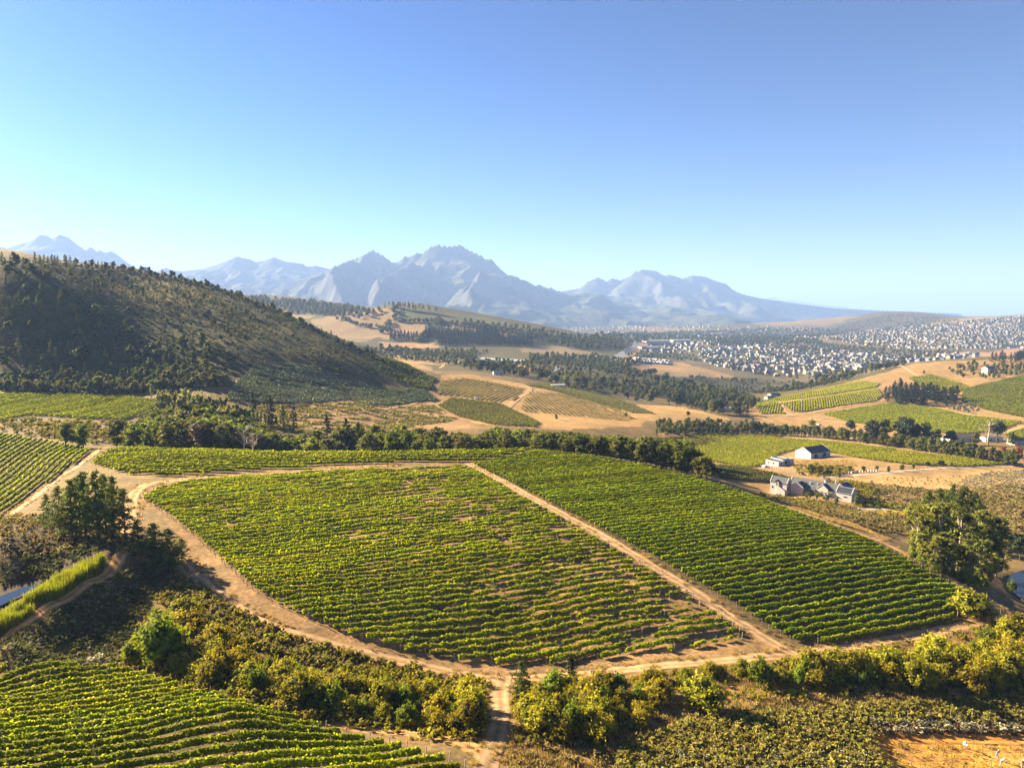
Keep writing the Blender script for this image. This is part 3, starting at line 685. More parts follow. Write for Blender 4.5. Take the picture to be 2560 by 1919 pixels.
def make_euc(seeds, h=20.0):
    for s in seeds:
        rg = np.random.default_rng(s + 500); L, limbs = [], []
        for k in range(21):
            z = h * (.10 + .86 * (k + rg.random()) / 21); a = rg.random() * 6.28; d = h * (.16 * (1 - abs(z / h - .62) * 1.5)) * (.4 + .9 * rg.random())
            r = h * (.06 + .045 * rg.random()); L.append(((d * math.cos(a), d * math.sin(a), z), (r, r, r * .75)))
            limbs.append((z * .72, d * math.cos(a), d * math.sin(a), z))
        c, n, t = lobes_crown(rg, L, 62, .36)
        cm = cloud_mesh('eucalyptus_crown', c, n, .36 * (.7 + .6 * rg.random(len(c))), t, LEAF['euc'], rg, core=lobe_cores(L, .5))
        add_proto('euc', cm, trunk_mesh('eucalyptus_trunk', h * .9, h * .014, rg, limbs, BARK_PALE, .03), h)
make_euc((1, 2, 3, 4))
def make_scrub(key, mat, seeds, h=1.1, w=.8, m=110, leaf=.14):
    for s in seeds:
        rg = np.random.default_rng(s + 700); L = []
        for k in range(4):
            a = rg.random() * 6.28; d = rg.random() * w * .55; L.append(((d * math.cos(a), d * math.sin(a), h * (.3 + .3 * rg.random())), (w * .5, w * .5, h * .4)))
        c, n, t = lobes_crown(rg, L, m, leaf)
        keep = c[:, 2] > 0; c, n, t = c[keep], n[keep], t[keep]
        add_proto(key, cloud_mesh(key, c, n, leaf * (.7 + .6 * rg.random(len(c))), t, LEAF[mat], rg, core=lobe_cores(L, .38)), None, h)
make_scrub('scrub', 'scrub', (1, 2, 3)); make_scrub('scrub_grey', 'scrub_grey', (4, 5)); make_scrub('scrub_green', 'bush', (6, 7), 1.3, .9, 170); make_scrub('scrub_olive', 'scrub_olive', (16, 17, 18), 1.2, .8, 170)
make_scrub('scrub_dark', 'hill', (8, 9), 1.5, 1.0); make_scrub('flower', 'yellow', (10,), .5, .8, 150, .12); make_scrub('scrub_brown', 'brown', (11, 12), 1.2, .8)
def make_tuft(key, mat, seeds, h, w, m, th):
    for s in seeds:
        rg = np.random.default_rng(s + 800); a = rg.random(m) * 6.28; d = w * rg.random(m) ** .6
        b = np.stack([d * np.cos(a), d * np.sin(a), np.zeros(m)], 1); hh = h * (.6 + .5 * rg.random(m))
        tip = b + np.stack([rg.normal(0, .12, m) * hh, rg.normal(0, .12, m) * hh, hh], 1)
        sd_ = rg.normal(0, 1, (m, 3)); sd_[:, 2] = 0; sd_ /= np.linalg.norm(sd_, axis=1)[:, None]
        v = np.stack([b - sd_ * th, b + sd_ * th, tip + sd_ * th * .25, tip - sd_ * th * .25], 1).reshape(-1, 3)
        add_proto(key, mesh_np(key, v, np.arange(m * 4).reshape(-1, 4), [LEAF[mat]], {'tone': ('FACE', 'FLOAT', rg.random(m))}), None, h)
make_tuft('reed', 'reed', (1, 2, 3), 2.6, .7, 60, .05); make_tuft('dry_grass', 'grass', (4, 5, 6), .7, .7, 46, .035)
def make_bare(seed=3):
    rg = np.random.default_rng(seed); mb = MB(); mb.tube([(0, 0, -.5), (.1, 0, 3), (0, .2, 6), (.2, 0, 9)], [.28, .22, .15, .05], 6)
    for k in range(26):
        z = 3 + 5.5 * rg.random(); a = rg.random() * 6.28; l = 1.2 + 2.2 * rg.random()
        mb.tube([(0, 0, z), (l * .5 * math.cos(a), l * .5 * math.sin(a), z + l * .5), (l * math.cos(a + .3), l * math.sin(a + .3), z + l * .9)], [.08, .05, .02], 4)
    add_proto('bare', None, mb.mesh('bare_trunk', BARK_PALE, True), 9.5)
make_bare()

def plant(key, x, y, height, name, cat=None, label=None, group=None, var=None, wide=1.0, z=None):
    """one plant of its own: an Empty at the foot with crown and trunk"""
    ps = PROTO[key]; cm, tm, h0 = ps[R.randrange(len(ps)) if var is None else var % len(ps)]
    z = float(hgt(x, y)) if z is None else z
    s = height / h0
    r = link(name, None, loc=(x, y, z), rotz=R.random() * 6.28, scale=(s * wide, s * wide, s)); r.empty_display_size = .3
    if cm is not None: link('foliage' if cat == 'bush' else 'crown', cm, r)
    if tm is not None: link('stem' if cat == 'bush' else 'trunk', tm, r)
    tag(r, label, cat, group)
    return r
def by_top(px, Z, py_top):
    """foot on the ground at distance Z under px; height so that the top shows at py_top"""
    u, t = ray(px, py_top); x = float(u) * Z; g = float(hgt(x, Z)); return x, Z, CAMZ + float(t) * Z - g
def base_top(px, py_base, py_top, zmin=0.0):
    x, y, z = P(px, py_base, zmin); u, t = ray(px, py_top); return x, y, max(.4, CAMZ + float(t) * y - z)
def scatter(poly, n, mind, rg, edge=0.0):
    """n points inside a ground outline, at least mind apart"""
    lo, hi = poly.min(0), poly.max(0); out = []; cell = {}; tries = 0
    while len(out) < n and tries < 60:
        tries += 1
        c = lo + (hi - lo) * rg.random((max(200, n * 2), 2)); c = c[inside(poly, c[:, 0], c[:, 1])]
        for p in c:
            k = (int(p[0] // mind), int(p[1] // mind)); ok = True
            for a in (-1, 0, 1):
                for b_ in (-1, 0, 1):
                    for q in cell.get((k[0] + a, k[1] + b_), ()):
                        if (q[0] - p[0]) ** 2 + (q[1] - p[1]) ** 2 < mind * mind: ok = False
            if ok:
                cell.setdefault(k, []).append(p); out.append(p)
                if len(out) >= n: break
    return np.array(out).reshape(-1, 2)
def ordered(objs, template, key=lambda o: o.location.x / o.location.y):
    """number things of one run from its left end, in words"""
    for k, o in enumerate(sorted(objs, key=key)): o['label'] = template.format(ordinal(k + 1))

# stuff: many small plants as one object
_hidden = {}
def proto_collection(key):
    if key in _hidden: return _hidden[key]
    c = bpy.data.collections.new('plants_' + key)
    for k, (cm, tm, h) in enumerate(PROTO[key]):
        o = bpy.data.objects.new('%s_plant_%d' % (key, k), cm); c.objects.link(o)
    _hidden[key] = c; return c
def scatter_group(key):
    ng = bpy.data.node_groups.new('scatter_' + key, 'GeometryNodeTree')
    ng.interface.new_socket('Geometry', in_out='INPUT', socket_type='NodeSocketGeometry')
    ng.interface.new_socket('Geometry', in_out='OUTPUT', socket_type='NodeSocketGeometry')
    gi = ng.nodes.new('NodeGroupInput'); go = ng.nodes.new('NodeGroupOutput')
    ci = ng.nodes.new('GeometryNodeCollectionInfo'); ci.inputs['Collection'].default_value = proto_collection(key)
    ci.inputs['Separate Children'].default_value = True; ci.inputs['Reset Children'].default_value = True
    io = ng.nodes.new('GeometryNodeInstanceOnPoints'); io.inputs['Pick Instance'].default_value = True
    def na(nm, t):
        n = ng.nodes.new('GeometryNodeInputNamedAttribute'); n.data_type = t; n.inputs['Name'].default_value = nm; return n.outputs[0]
    cx = ng.nodes.new('ShaderNodeCombineXYZ'); ng.links.new(na('turn', 'FLOAT'), cx.inputs[2])
    cs = ng.nodes.new('ShaderNodeCombineXYZ'); sc_ = na('wide', 'FLOAT')
    ng.links.new(sc_, cs.inputs[0]); ng.links.new(sc_, cs.inputs[1]); ng.links.new(na('tall', 'FLOAT'), cs.inputs[2])
    ng.links.new(gi.outputs[0], io.inputs['Points']); ng.links.new(ci.outputs[0], io.inputs['Instance'])
    ng.links.new(na('pick', 'INT'), io.inputs['Instance Index'])
    ng.links.new(cx.outputs[0], io.inputs['Rotation']); ng.links.new(cs.outputs[0], io.inputs['Scale'])
    ng.links.new(io.outputs[0], go.inputs[0])
    return ng
_sg = {}
def stuff(name, key, xy, height, label, cat, wide=1.0, rg=rng, dz=0.0):
    """a mass of small plants: height may be an array (m)"""
    xy = np.asarray(xy).reshape(-1, 2)
    if len(xy) == 0: return
    n = len(xy); z = hgt(xy[:, 0], xy[:, 1]) + dz
    me = bpy.data.meshes.new(name); me.vertices.add(n); me.vertices.foreach_set('co', np.column_stack([xy, z]).astype(np.float32).ravel())
    h0 = PROTO[key][0][2]; s = np.broadcast_to(np.asarray(height, float) / h0, n)
    def at_(nm, typ, arr):
        a = me.attributes.new(nm, typ, 'POINT'); a.data.foreach_set('value', arr)
    at_('turn', 'FLOAT', (rg.random(n) * 6.283).astype(np.float32)); at_('tall', 'FLOAT', s.astype(np.float32))
    at_('wide', 'FLOAT', (s * wide * (.85 + .3 * rg.random(n))).astype(np.float32)); at_('pick', 'INT', rg.integers(0, len(PROTO[key]), n).astype(np.int32))
    o = link(name, me)
    if key not in _sg: _sg[key] = scatter_group(key)
    md = o.modifiers.new('scatter', 'NODES'); md.node_group = _sg[key]
    return tag(o, label, cat, kind='stuff')
# ------------------------------------------------------------------ ponds, roads
def carve(poly, depth, soft=3.0):
    m = inside(poly, GX, GY).astype(float)
    for _ in range(2): m[1:-1, 1:-1] = (m[1:-1, 1:-1] + m[:-2, 1:-1] + m[2:, 1:-1] + m[1:-1, :-2] + m[1:-1, 2:]) / 5
    return m * depth
MAT_ROAD, nt, out = mat_new('packed_earth')
at = nd(nt, 'ShaderNodeAttribute'); at.attribute_name = 'rut'
tc = nd(nt, 'ShaderNodeTexCoord'); n1 = nd(nt, 'ShaderNodeTexNoise'); n1.inputs['Scale'].default_value = .55; n1.inputs['Detail'].default_value = 6
nt.links.new(tc.outputs['Object'], n1.inputs['Vector'])
c = mixc(nt, at.outputs['Fac'], (.22, .14, .07), (.46, .30, .155))
c = mixc(nt, 1.0, c, mixc(nt, mapr(nt, n1.outputs['Fac'], .3, .7, 0, 1), (.68, .66, .62), (1.2, 1.2, 1.2)), 'MULTIPLY')
oi = nd(nt, 'ShaderNodeObjectInfo'); c = mixc(nt, 1.0, c, oi.outputs['Color'], 'MULTIPLY')
b = nd(nt, 'ShaderNodeBsdfPrincipled'); b.inputs['Roughness'].default_value = .95; b.inputs['Specular IOR Level'].default_value = .1
nt.links.new(c, b.inputs['Base Color']); nt.links.new(b.outputs[0], out.inputs['Surface'])
def smooth_line(p, step):
    p = np.asarray(p, float); q = np.concatenate([[2 * p[0] - p[1]], p, [2 * p[-1] - p[-2]]]); o = []
    for i in range(1, len(q) - 2):
        k = max(2, int(np.hypot(*(q[i + 1] - q[i])) / step)); f = np.linspace(0, 1, k, endpoint=False)[:, None]
        p0, p1, p2, p3 = q[i - 1], q[i], q[i + 1], q[i + 2]
        o.append(p1 + .5 * f * (p2 - p0 + f * (2 * p0 - 5 * p1 + 4 * p2 - p3 + f * (3 * (p1 - p2) + p3 - p0))))
    o.append(p[-1:]); return np.concatenate(o)
VERGE = []
def road(s, width, label, tint=(1, 1, 1), zmin=0.0, lift=.05, name='dirt_road', mat=None, bank=0.0):
    pp = np.array(pix(s)); xy = smooth_line(hit(pp[:, 0], pp[:, 1], zmin), max(.8, width * .3))
    d = np.gradient(xy, axis=0); d /= np.linalg.norm(d, axis=1)[:, None] + 1e-9; nrm = np.stack([-d[:, 1], d[:, 0]], 1)
    ac = np.array([-1, -.8, -.6, -.42, -.2, 0, .2, .42, .6, .8, 1]); rut = np.array([0, .25, .75, 1, .55, .15, .55, 1, .75, .25, 0])
    if zmin < 200 and mat is None:
        L_ = np.hypot(*np.diff(xy, axis=0).T).sum(); m_ = int(L_ * 3.2); q_ = rng.integers(0, len(xy), m_); sd_ = np.where(rng.random(m_) < .5, -1, 1) * (width * .5 + rng.normal(.15, .35, m_))
        ctr_ = rng.random(m_) < .13; sd_[ctr_] = rng.normal(0, .12, ctr_.sum()); VERGE.append(xy[q_] + nrm[q_] * sd_[:, None] + rng.normal(0, .25, (m_, 2)))
    n = len(xy); k = len(ac); V = np.zeros((n, k, 3)); T = np.zeros((n, k))
    for j in range(k):
        w = width * .5 * ac[j] * (1 + (.6 if abs(ac[j]) > .7 else .15) * (fbm(xy[:, 0] / 3 + j, xy[:, 1] / 3, 2, 91) - .5))
        p = xy + nrm * w[:, None]; V[:, j, :2] = p; V[:, j, 2] = hgt(p[:, 0], p[:, 1]) + (lift if abs(ac[j]) < .99 else -.04)
        T[:, j] = np.clip(rut[j] + (fbm(p[:, 0] / 2.5, p[:, 1] / 2.5, 3, 95) - .5) * .45, 0, 1)
    ii = np.arange(n * k).reshape(n, k); q = np.stack([ii[:-1, :-1], ii[1:, :-1], ii[1:, 1:], ii[:-1, 1:]], -1).reshape(-1, 4)
    o = link(name, mesh_np(name, V.reshape(-1, 3), q, [mat or MAT_ROAD], {'rut': ('POINT', 'FLOAT', T)}, smooth_shade=True))
    o.color = (*tint, 1); return tag(o, label, 'road', kind='structure')
road('1172,1157 1210,1178 1249,1199 1365,1262 1455,1312 1513,1343 1638,1420 1700,1455 1817,1535 1920,1600 1985,1635', 4.0, 'straight dirt track running up between the two main vineyard blocks')
road('1000,1162 900,1167 800,1174 650,1186 520,1194 440,1198', 2.4, 'narrow dirt track along the crest between vineyard blocks', (.9, .9, .9))
road('520,1192 440,1200 380,1208 340,1228 326,1262 322,1300 312,1340', 4.6, 'wide pale dirt turning area beside the pine trees', (1.1, 1.08, 1.05))
road('312,1330 318,1368 300,1392 220,1455 110,1522 40,1568 -60,1640', 2.9, 'dirt track along the top of the dam wall', (1.2, .98, .72))
road('275,1118 240,1130 195,1165 150,1192 90,1240 30,1284 -60,1345', 2.9, 'pale track beside the steep left vineyard', (1.15, 1.15, 1.2))
road('440,1385 470,1425 520,1468 600,1525 700,1575 850,1618 1000,1653 1130,1680 1230,1696 1340,1694 1480,1684 1650,1664 1850,1648 1990,1638 2150,1612 2300,1585 2420,1560 2480,1540 2498,1520 2470,1492', 3.7, 'dirt road curving along the lower edge of the main vineyard', (.95, .93, .9))
road('1262,1690 1250,1730 1252,1770 1243,1830 1225,1900 1205,1990', 3.6, 'rutted track crossing the ravine between the bushes', (.8, .8, .8))
road('270,1660 340,1672 420,1692 560,1735 700,1778 860,1812 1050,1836 1170,1862 1222,1905', 3.2, 'dirt track above the lower left vineyard', (1.0, .9, .72))
road('1795,1200 1850,1222 1920,1248 2000,1277 2100,1315 2200,1352 2300,1402 2400,1460 2460,1500 2498,1532', 3.4, 'dirt road along the right edge of the main vineyard', (1.02, .98, .9))
road('2190,1347 2230,1335 2290,1332 2330,1338', 3.0, 'short spur track joining the vineyard road', (1.02, .98, .9), zmin=190)
road('2260,2010 2215,1910 2196,1868 2212,1848 2260,1842 2400,1845 2560,1850 2700,1856', 3.6, 'bright orange dirt track beside the young vines', (1.35, .88, .36))
MAT_GRAVEL = simple_material('grey_gravel', (.30, .27, .23), .95, .25, .8)
road('2045,1193 2110,1190 2200,1183 2300,1174 2450,1166 2560,1162', 3.6, 'grey gravel driveway lined with small trees', zmin=280, lift=.08, name='driveway', mat=MAT_GRAVEL)
road('2030,1255 2080,1262 2160,1272 2240,1272 2330,1280', 2.6, 'grey drive below the farmhouse garden', zmin=225, lift=.08, name='driveway', mat=MAT_GRAVEL)
# farther tracks
for s_, w_, l_, zm_ in (
    ('1285,958 1318,966 1325,975 1300,992 1280,1010 1268,1020', 6, 'pale track with a sharp bend between the ochre fields', 520),
    ('700,1052 800,1040 900,1030 980,1020 1040,1008', 4, 'dirt track crossing the brown terraced slope', 400),
    ('745,985 790,975 830,965', 4, 'short dirt track high on the terraced slope', 430),
    ('1940,1000 1955,1015 1965,1030 1990,1038', 5, 'dirt track between the two blocks of the green hill', 600),
    ('1960,1040 2060,1025 2150,1010 2230,1000 2300,1012 2400,1032 2500,1052 2600,1075', 5, 'dirt track below the pine clump on the green hill', 560),
    ('2195,915 2280,930 2340,945 2400,958 2455,975', 6, 'pale dirt track over the top of the green hill', 900),
    ('2455,975 2400,985 2330,1000', 5, 'dirt track running down towards the pine clump', 700),
    ('2500,1085 2540,1072 2600,1055', 5, 'straight pale track at the right edge of the green hill', 520),
    ('1985,1045 2100,1055 2200,1065', 5, 'sandy track at the foot of the green hill', 560),
    ('1060,905 1100,902 1110,910 1100,920', 5, 'small bend of track beyond the ochre fields', 850)):
    road(s_, w_, l_, (1.05, 1, .95), zmin=zm_, lift=.22)
MAT_TAR = simple_material('worn_asphalt', (.16, .16, .17), .9, .15, .3)
for s_, w_, l_, zm_ in (('1525,905 1560,885 1585,868 1596,855', 26, 'grey highway crossing the valley towards town', 1300), ('1360,935 1390,925 1400,918', 14, 'short stretch of tarred road between the valley trees', 950)):
    road(s_, w_, l_, zmin=zm_, lift=.5, name='tarred_road', mat=MAT_TAR)
road('1545,908 1580,888 1602,870 1612,858', 30, 'bare tan embankment beside the highway', (.95, .9, .85), zmin=1300, lift=.4, name='embankment')

mw, nt, out = mat_new('pond_water')
b = nd(nt, 'ShaderNodeBsdfPrincipled'); b.inputs['Base Color'].default_value = (.012, .016, .02, 1); b.inputs['Roughness'].default_value = .03
b.inputs['IOR'].default_value = 1.33; b.inputs['Specular IOR Level'].default_value = .6
n1 = nd(nt, 'ShaderNodeTexNoise'); n1.inputs['Scale'].default_value = 1.2; bp = nd(nt, 'ShaderNodeBump'); bp.inputs['Strength'].default_value = .12; bp.inputs['Distance'].default_value = .05
tc = nd(nt, 'ShaderNodeTexCoord'); nt.links.new(tc.outputs['Object'], n1.inputs['Vector'])
nt.links.new(n1.outputs['Fac'], bp.inputs['Height']); nt.links.new(bp.outputs[0], b.inputs['Normal']); nt.links.new(b.outputs[0], out.inputs['Surface'])
for poly_, z_, l_ in POND_SURFACES:
    mb = MB(); mb.poly([(x, y, z_) for x, y in poly_]); o = mb.build('pond', mw); tag(o, l_, 'pond', kind='structure')

# ------------------------------------------------------------------ vineyards
MAT_POST = simple_material('weathered_post', (.30, .26, .21), .9, .25, 4)
mb = MB(); mb.tube([(0, 0, -.4), (0, 0, 1.6)], .045, 5); POST = mb.mesh('post', MAT_POST)
mb = MB(); mb.tube([(0, 0, -.4), (-.15, 0, 1.35)], .065, 5); ENDPOST = mb.mesh('end_post', simple_material('pale_end_post', (.30, .26, .20), .9, .2, 4))
def row_intervals(poly, ang, spacing, off=0.0):
    ca, sa = math.cos(ang), math.sin(ang)
    q = np.stack([poly[:, 0] * ca + poly[:, 1] * sa, -poly[:, 0] * sa + poly[:, 1] * ca], 1)
    out = []; s = math.ceil((q[:, 1].min() - off) / spacing) * spacing + off
    while s < q[:, 1].max():
        xs = []
        for i in range(len(q)):
            a, b_ = q[i], q[(i + 1) % len(q)]
            if (a[1] > s) != (b_[1] > s): xs.append(a[0] + (s - a[1]) / (b_[1] - a[1]) * (b_[0] - a[0]))
        xs.sort()
        for k in range(0, len(xs) - 1, 2):
            if xs[k + 1] - xs[k] > 4: out.append((s, xs[k], xs[k + 1]))
        s += spacing
    return out, ca, sa
def row_leaves(s, a, b_, ca, sa, rg, dens, leaf, hgt_top, wid, gap=0.0, gapscale=9.0, low=.5, curve=0.0):
    n = int((b_ - a) * dens)
    t = a + (b_ - a) * rg.random(n)
    vine = np.floor(t / 1.25); 
    vig = .86 + .28 * _hash(vine.astype(np.int64), np.full(n, int(s * 10)), 5)
    wx, wy = t * ca - s * sa, t * sa + s * ca
    if gap > 0:
        g = fbm(t / gapscale, np.full(n, s * .9), 3, 71) * .62 + .28 * fbm(wx / 28, wy / 28, 3, 73) + .10 * _hash(vine.astype(np.int64), np.full(n, int(s * 7)), 9)
        keep = g > gap; vig = vig * (.75 + .4 * smooth(gap, gap + .2, g))
        t, vig, vine, wx, wy = t[keep], vig[keep], vine[keep], wx[keep], wy[keep]; n = len(t)
    if n == 0: return None
    th = rg.random(n) * 2 * math.pi; rad = np.sqrt(.4 + .6 * rg.random(n))
    ly = np.cos(th) * rad * wid * vig * (1 + .25 * np.sin(t * 1.7 + s)); lz = low + (hgt_top * vig - low) * (.5 + .5 * np.sin(th) * rad)
    shoot = rg.random(n) < .05; lz[shoot] += .35 * rg.random(shoot.sum()) ; ly[shoot] *= .5
    ly += .18 * np.sin(t * .9 + s * 3) + (rg.random(n) < .03) * rg.normal(0, .5, n)
    wx = wx - ly * sa; wy = wy + ly * ca
    z = hgt(wx, wy) + np.maximum(lz, .1)
    ny, nz = np.cos(th), np.sin(th) * .6 + .35
    N = np.stack([-ny * sa, ny * ca, nz], 1)
    tone = .12 + .34 * (lz / (hgt_top + .01)) + .45 * rg.random(n) + .25 * (_hash(vine.astype(np.int64), np.full(n, int(s * 13)), 3) - .5) + .25 * (fbm(wx / 14, wy / 14, 2, 77) - .5)  # upper leaves lighter: young growth, and sunlit row tops put into the colour
    uv, fi_ = np.unique(vine, return_index=True); m = len(uv)
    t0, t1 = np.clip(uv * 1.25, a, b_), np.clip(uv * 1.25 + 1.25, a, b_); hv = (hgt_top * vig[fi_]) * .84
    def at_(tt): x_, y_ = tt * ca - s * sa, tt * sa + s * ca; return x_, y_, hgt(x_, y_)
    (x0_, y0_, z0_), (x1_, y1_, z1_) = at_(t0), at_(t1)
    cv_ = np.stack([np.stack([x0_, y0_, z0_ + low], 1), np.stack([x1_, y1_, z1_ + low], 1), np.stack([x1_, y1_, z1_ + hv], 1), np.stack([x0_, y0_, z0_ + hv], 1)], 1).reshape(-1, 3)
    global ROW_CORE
    ROW_CORE = (cv_, np.arange(m * 4).reshape(-1, 4))  # ribbon added along the row centre to hold back sun from behind
    return np.stack([wx, wy, z], 1), N, leaf * (.7 + .6 * rg.random(n)), tone
def vine_block(poly, ang, spacing, dens, leaf, top, wid, label, group, gap=0.0, posts=0.0, ends=True, mat='vine', off=0.0, low=.3, far_first=False, gapscale=9.0):
    rg = np.random.default_rng(int(abs(poly).sum()) % 9999)
    rows, ca, sa = row_intervals(poly, ang, spacing, off)
    sgn = 1
    rows.sort(key=lambda r: r[0])
    if far_first: rows = rows[::-1]
    k = 0
    for (s, a, b_) in rows:
        a += rg.random() * .8; b_ -= rg.random() * .8
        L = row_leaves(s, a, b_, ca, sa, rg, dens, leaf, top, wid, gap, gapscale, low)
        if L is None: continue
        k += 1
        c, n, sz, tone = L
        x0, y0 = a * ca - s * sa, a * sa + s * ca; z0 = float(hgt(x0, y0)); org = np.array([x0, y0, z0])
        r = link('vine_row', None, loc=tuple(org)); r.empty_display_size = .3
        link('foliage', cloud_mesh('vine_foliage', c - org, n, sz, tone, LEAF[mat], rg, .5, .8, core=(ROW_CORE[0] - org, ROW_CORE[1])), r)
        if ends:
            for t_, sg in ((a - .6, 1), (b_ + .6, -1)):
                x, y = t_ * ca - s * sa, t_ * sa + s * ca
                link('end_post', ENDPOST, r, loc=(x - x0, y - y0, float(hgt(x, y)) - z0), rotz=ang + (0 if sg > 0 else math.pi))
        if posts:
            t_ = a + posts * .5
            while t_ < b_ - 2:
                x, y = t_ * ca - s * sa, t_ * sa + s * ca
                link('trellis_post', POST, r, loc=(x - x0, y - y0, float(hgt(x, y)) - z0)); t_ += posts * (.8 + .4 * rg.random())
        tag(r, label.format(ordinal(k)), 'vine row', group)
    return k
A = math.radians
NR = []
NR.append(vine_block(gpoly('0,1668 285,1669 400,1702 560,1748 790,1818 900,1850 1165,1912 1150,2010 500,2100 0,2120 -120,2000 -120,1680'), A(20), 2.4, 90, .165, 1.2, .28,
    '{} leafy vine row up from the picture bottom in the lower left vineyard', 'vine rows of the lower left vineyard', posts=9, mat='vine'))
NR.append(vine_block(gpoly('350,1247 400,1222 470,1204 800,1181 1150,1166 1172,1170 1220,1195 1440,1318 1620,1425 1800,1545 1862,1592 1800,1618 1600,1640 1420,1656 1260,1662 1100,1645 940,1610 820,1570 700,1515 625,1465 575,1420 520,1370 450,1310 395,1268'), A(21), 2.25, 46, .195, 1.12, .32,
    '{} vine row counting up from the bottom of the patchy middle vineyard', 'vine rows of the patchy middle vineyard', gap=.365, posts=11, gapscale=5.0))
NR.append(vine_block(gpoly('1183,1163 1345,1129 1480,1143 1620,1168 1770,1206 1900,1250 2000,1289 2100,1325 2180,1358 2260,1400 2340,1445 2462,1512 2440,1524 2250,1592 2000,1612 1946,1586 1834,1513 1624,1390 1386,1264'), A(22), 2.25, 44, .19, 1.2, .19,
    '{} dense vine row counting up from the bottom of the right-hand vineyard', 'vine rows of the dense right-hand vineyard', gap=.12, mat='vine_hedge', low=.3))
NR.append(vine_block(gpoly('225,1160 262,1134 300,1123 500,1128 700,1134 960,1134 1200,1129 1340,1126 1190,1158 1000,1157 800,1168 600,1180 450,1190 320,1188'), A(3), 3.4, 34, .30, 1.4, .40,
    '{} bright vine row counting up the crest strip under the dark tree belt', 'vine rows of the crest strip'))
NR.append(vine_block(gpoly('-60,1075 0,1087 120,1104 200,1122 228,1130 150,1186 30,1268 -60,1330'), A(107), 3.0, 34, .27, 1.4, .32,
    '{} sloping vine row, counted from the pale track, in the steep left vineyard', 'vine rows of the steep left vineyard', gap=.2, mat='vine_hedge'))
NR.append(vine_block(gpoly('-60,985 0,986 150,986 300,990 420,1003 360,1040 300,1052 190,1046 80,1040 0,1056 -60,1060', 330), A(86), 3.6, 26, .34, 1.5, .40,
    '{} sloping vine row, counted from its lower edge, at the foot of the wooded hill', 'vine rows at the foot of the wooded hill'))
# ------------------------------------------------------------------ distant vine blocks, too fine to pick apart row by row
def far_rows(s, ang, spacing, dens, leaf, top, wid, label, zmin, mat='vine_far', gap=0.0, solid=True, low=.3, gapscale=20.0, name='vineyard_rows', cat='vineyard'):
    poly = gpoly(s, zmin); rg = np.random.default_rng(int(abs(poly).sum()) % 9973)
    rows, ca, sa = row_intervals(poly, A(ang), spacing); Cc, Nn, Ss, Tt = [], [], [], []; Kv, Kf, kb = [], [], 0
    for (q, a, b_) in rows:
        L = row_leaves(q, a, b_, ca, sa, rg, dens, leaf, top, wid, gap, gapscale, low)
        if L is None: continue
        for l_, v_ in zip((Cc, Nn, Ss, Tt), L): l_.append(v_)
        Kv.append(ROW_CORE[0]); Kf.append(ROW_CORE[1] + kb); kb += len(ROW_CORE[0])
    if not Cc: return
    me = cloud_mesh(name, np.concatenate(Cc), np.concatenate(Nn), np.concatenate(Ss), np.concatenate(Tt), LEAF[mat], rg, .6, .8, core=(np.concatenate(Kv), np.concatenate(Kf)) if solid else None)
    tag(link(name, me), label, cat, kind='stuff')
far_rows('1700,1100 1800,1085 1960,1097 2110,1108 2240,1125 2110,1137 2000,1122 1950,1135 1900,1165 1870,1170 1760,1150 1690,1125', 14, 2.5, 9, .36, 1.6, .62, 'bright vineyard around the white barn', 330)
far_rows('2110,1140 2240,1127 2320,1136 2560,1162 2640,1170 2560,1160 2420,1167 2290,1163 2180,1150', 14, 2.5, 11, .36, 1.6, .66, 'bright green vineyard below the row of windbreak trees', 330)
far_rows('1775,1165 1850,1170 1930,1185 1985,1200 1935,1205 1880,1205 1800,1198', 14, 2.4, 12, .33, 1.6, .6, 'olive-green vineyard block in front of the farmhouse', 285, mat='vine_olive')
far_rows('1700,1093 1780,1082 1960,1090 1900,1098 1800,1100 1720,1112', 14, 2.8, 8, .4, 1.5, .6, 'yellowish vineyard strip beside the brown shrubs', 430, mat='vine_olive')
far_rows('1945,1008 2060,992 2190,972 2205,990 2190,1003 2100,1015 2010,1030 1980,1028', 68, 2.6, 5, .55, 1.5, .7, 'smooth green vineyard hill left of the pine clump', 620)
far_rows('1880,1008 1935,1003 1955,1022 1958,1034 1900,1034', 68, 2.6, 5, .5, 1.7, .6, 'small vineyard block with dark row shadows beside the grey sheds', 620)
far_rows('1890,1003 2000,984 2150,952 2200,958 2190,968 2060,988 1945,1003', 68, 2.6, 5, .55, 1.5, .7, 'bright green vineyard along the hill crest', 760)
far_rows('2060,1035 2150,1020 2230,1008 2330,1020 2420,1040 2555,1056 2490,1080 2400,1086 2250,1075 2120,1055', 10, 2.5, 4.5, .6, 1.6, .7, 'wide green vineyard above the row of farm trees', 540)
far_rows('2420,970 2560,938 2660,930 2660,1060 2560,1044 2480,1028 2420,1010 2400,990', 150, 2.6, 4.5, .6, 1.6, .7, 'large striped vineyard climbing the right edge of the hill', 560)
far_rows('2270,945 2330,938 2390,955 2435,972 2395,980 2330,985 2300,965', 150, 3.0, 4.5, .6, 1.6, .6, 'small vineyard block behind the pine clump', 760)
far_rows('2510,1088 2560,1072 2640,1060 2640,1100 2560,1098', 20, 2.6, 5, .55, 1.6, .7, 'corner of green vineyard beside the straight pale track', 520)
far_rows('1620,1098 1700,1095 1740,1108 1690,1120 1640,1115', 14, 3, 5, .5, 1.4, .6, 'patch of yellowing vines beyond the hedge trees', 400, mat='vine_olive')
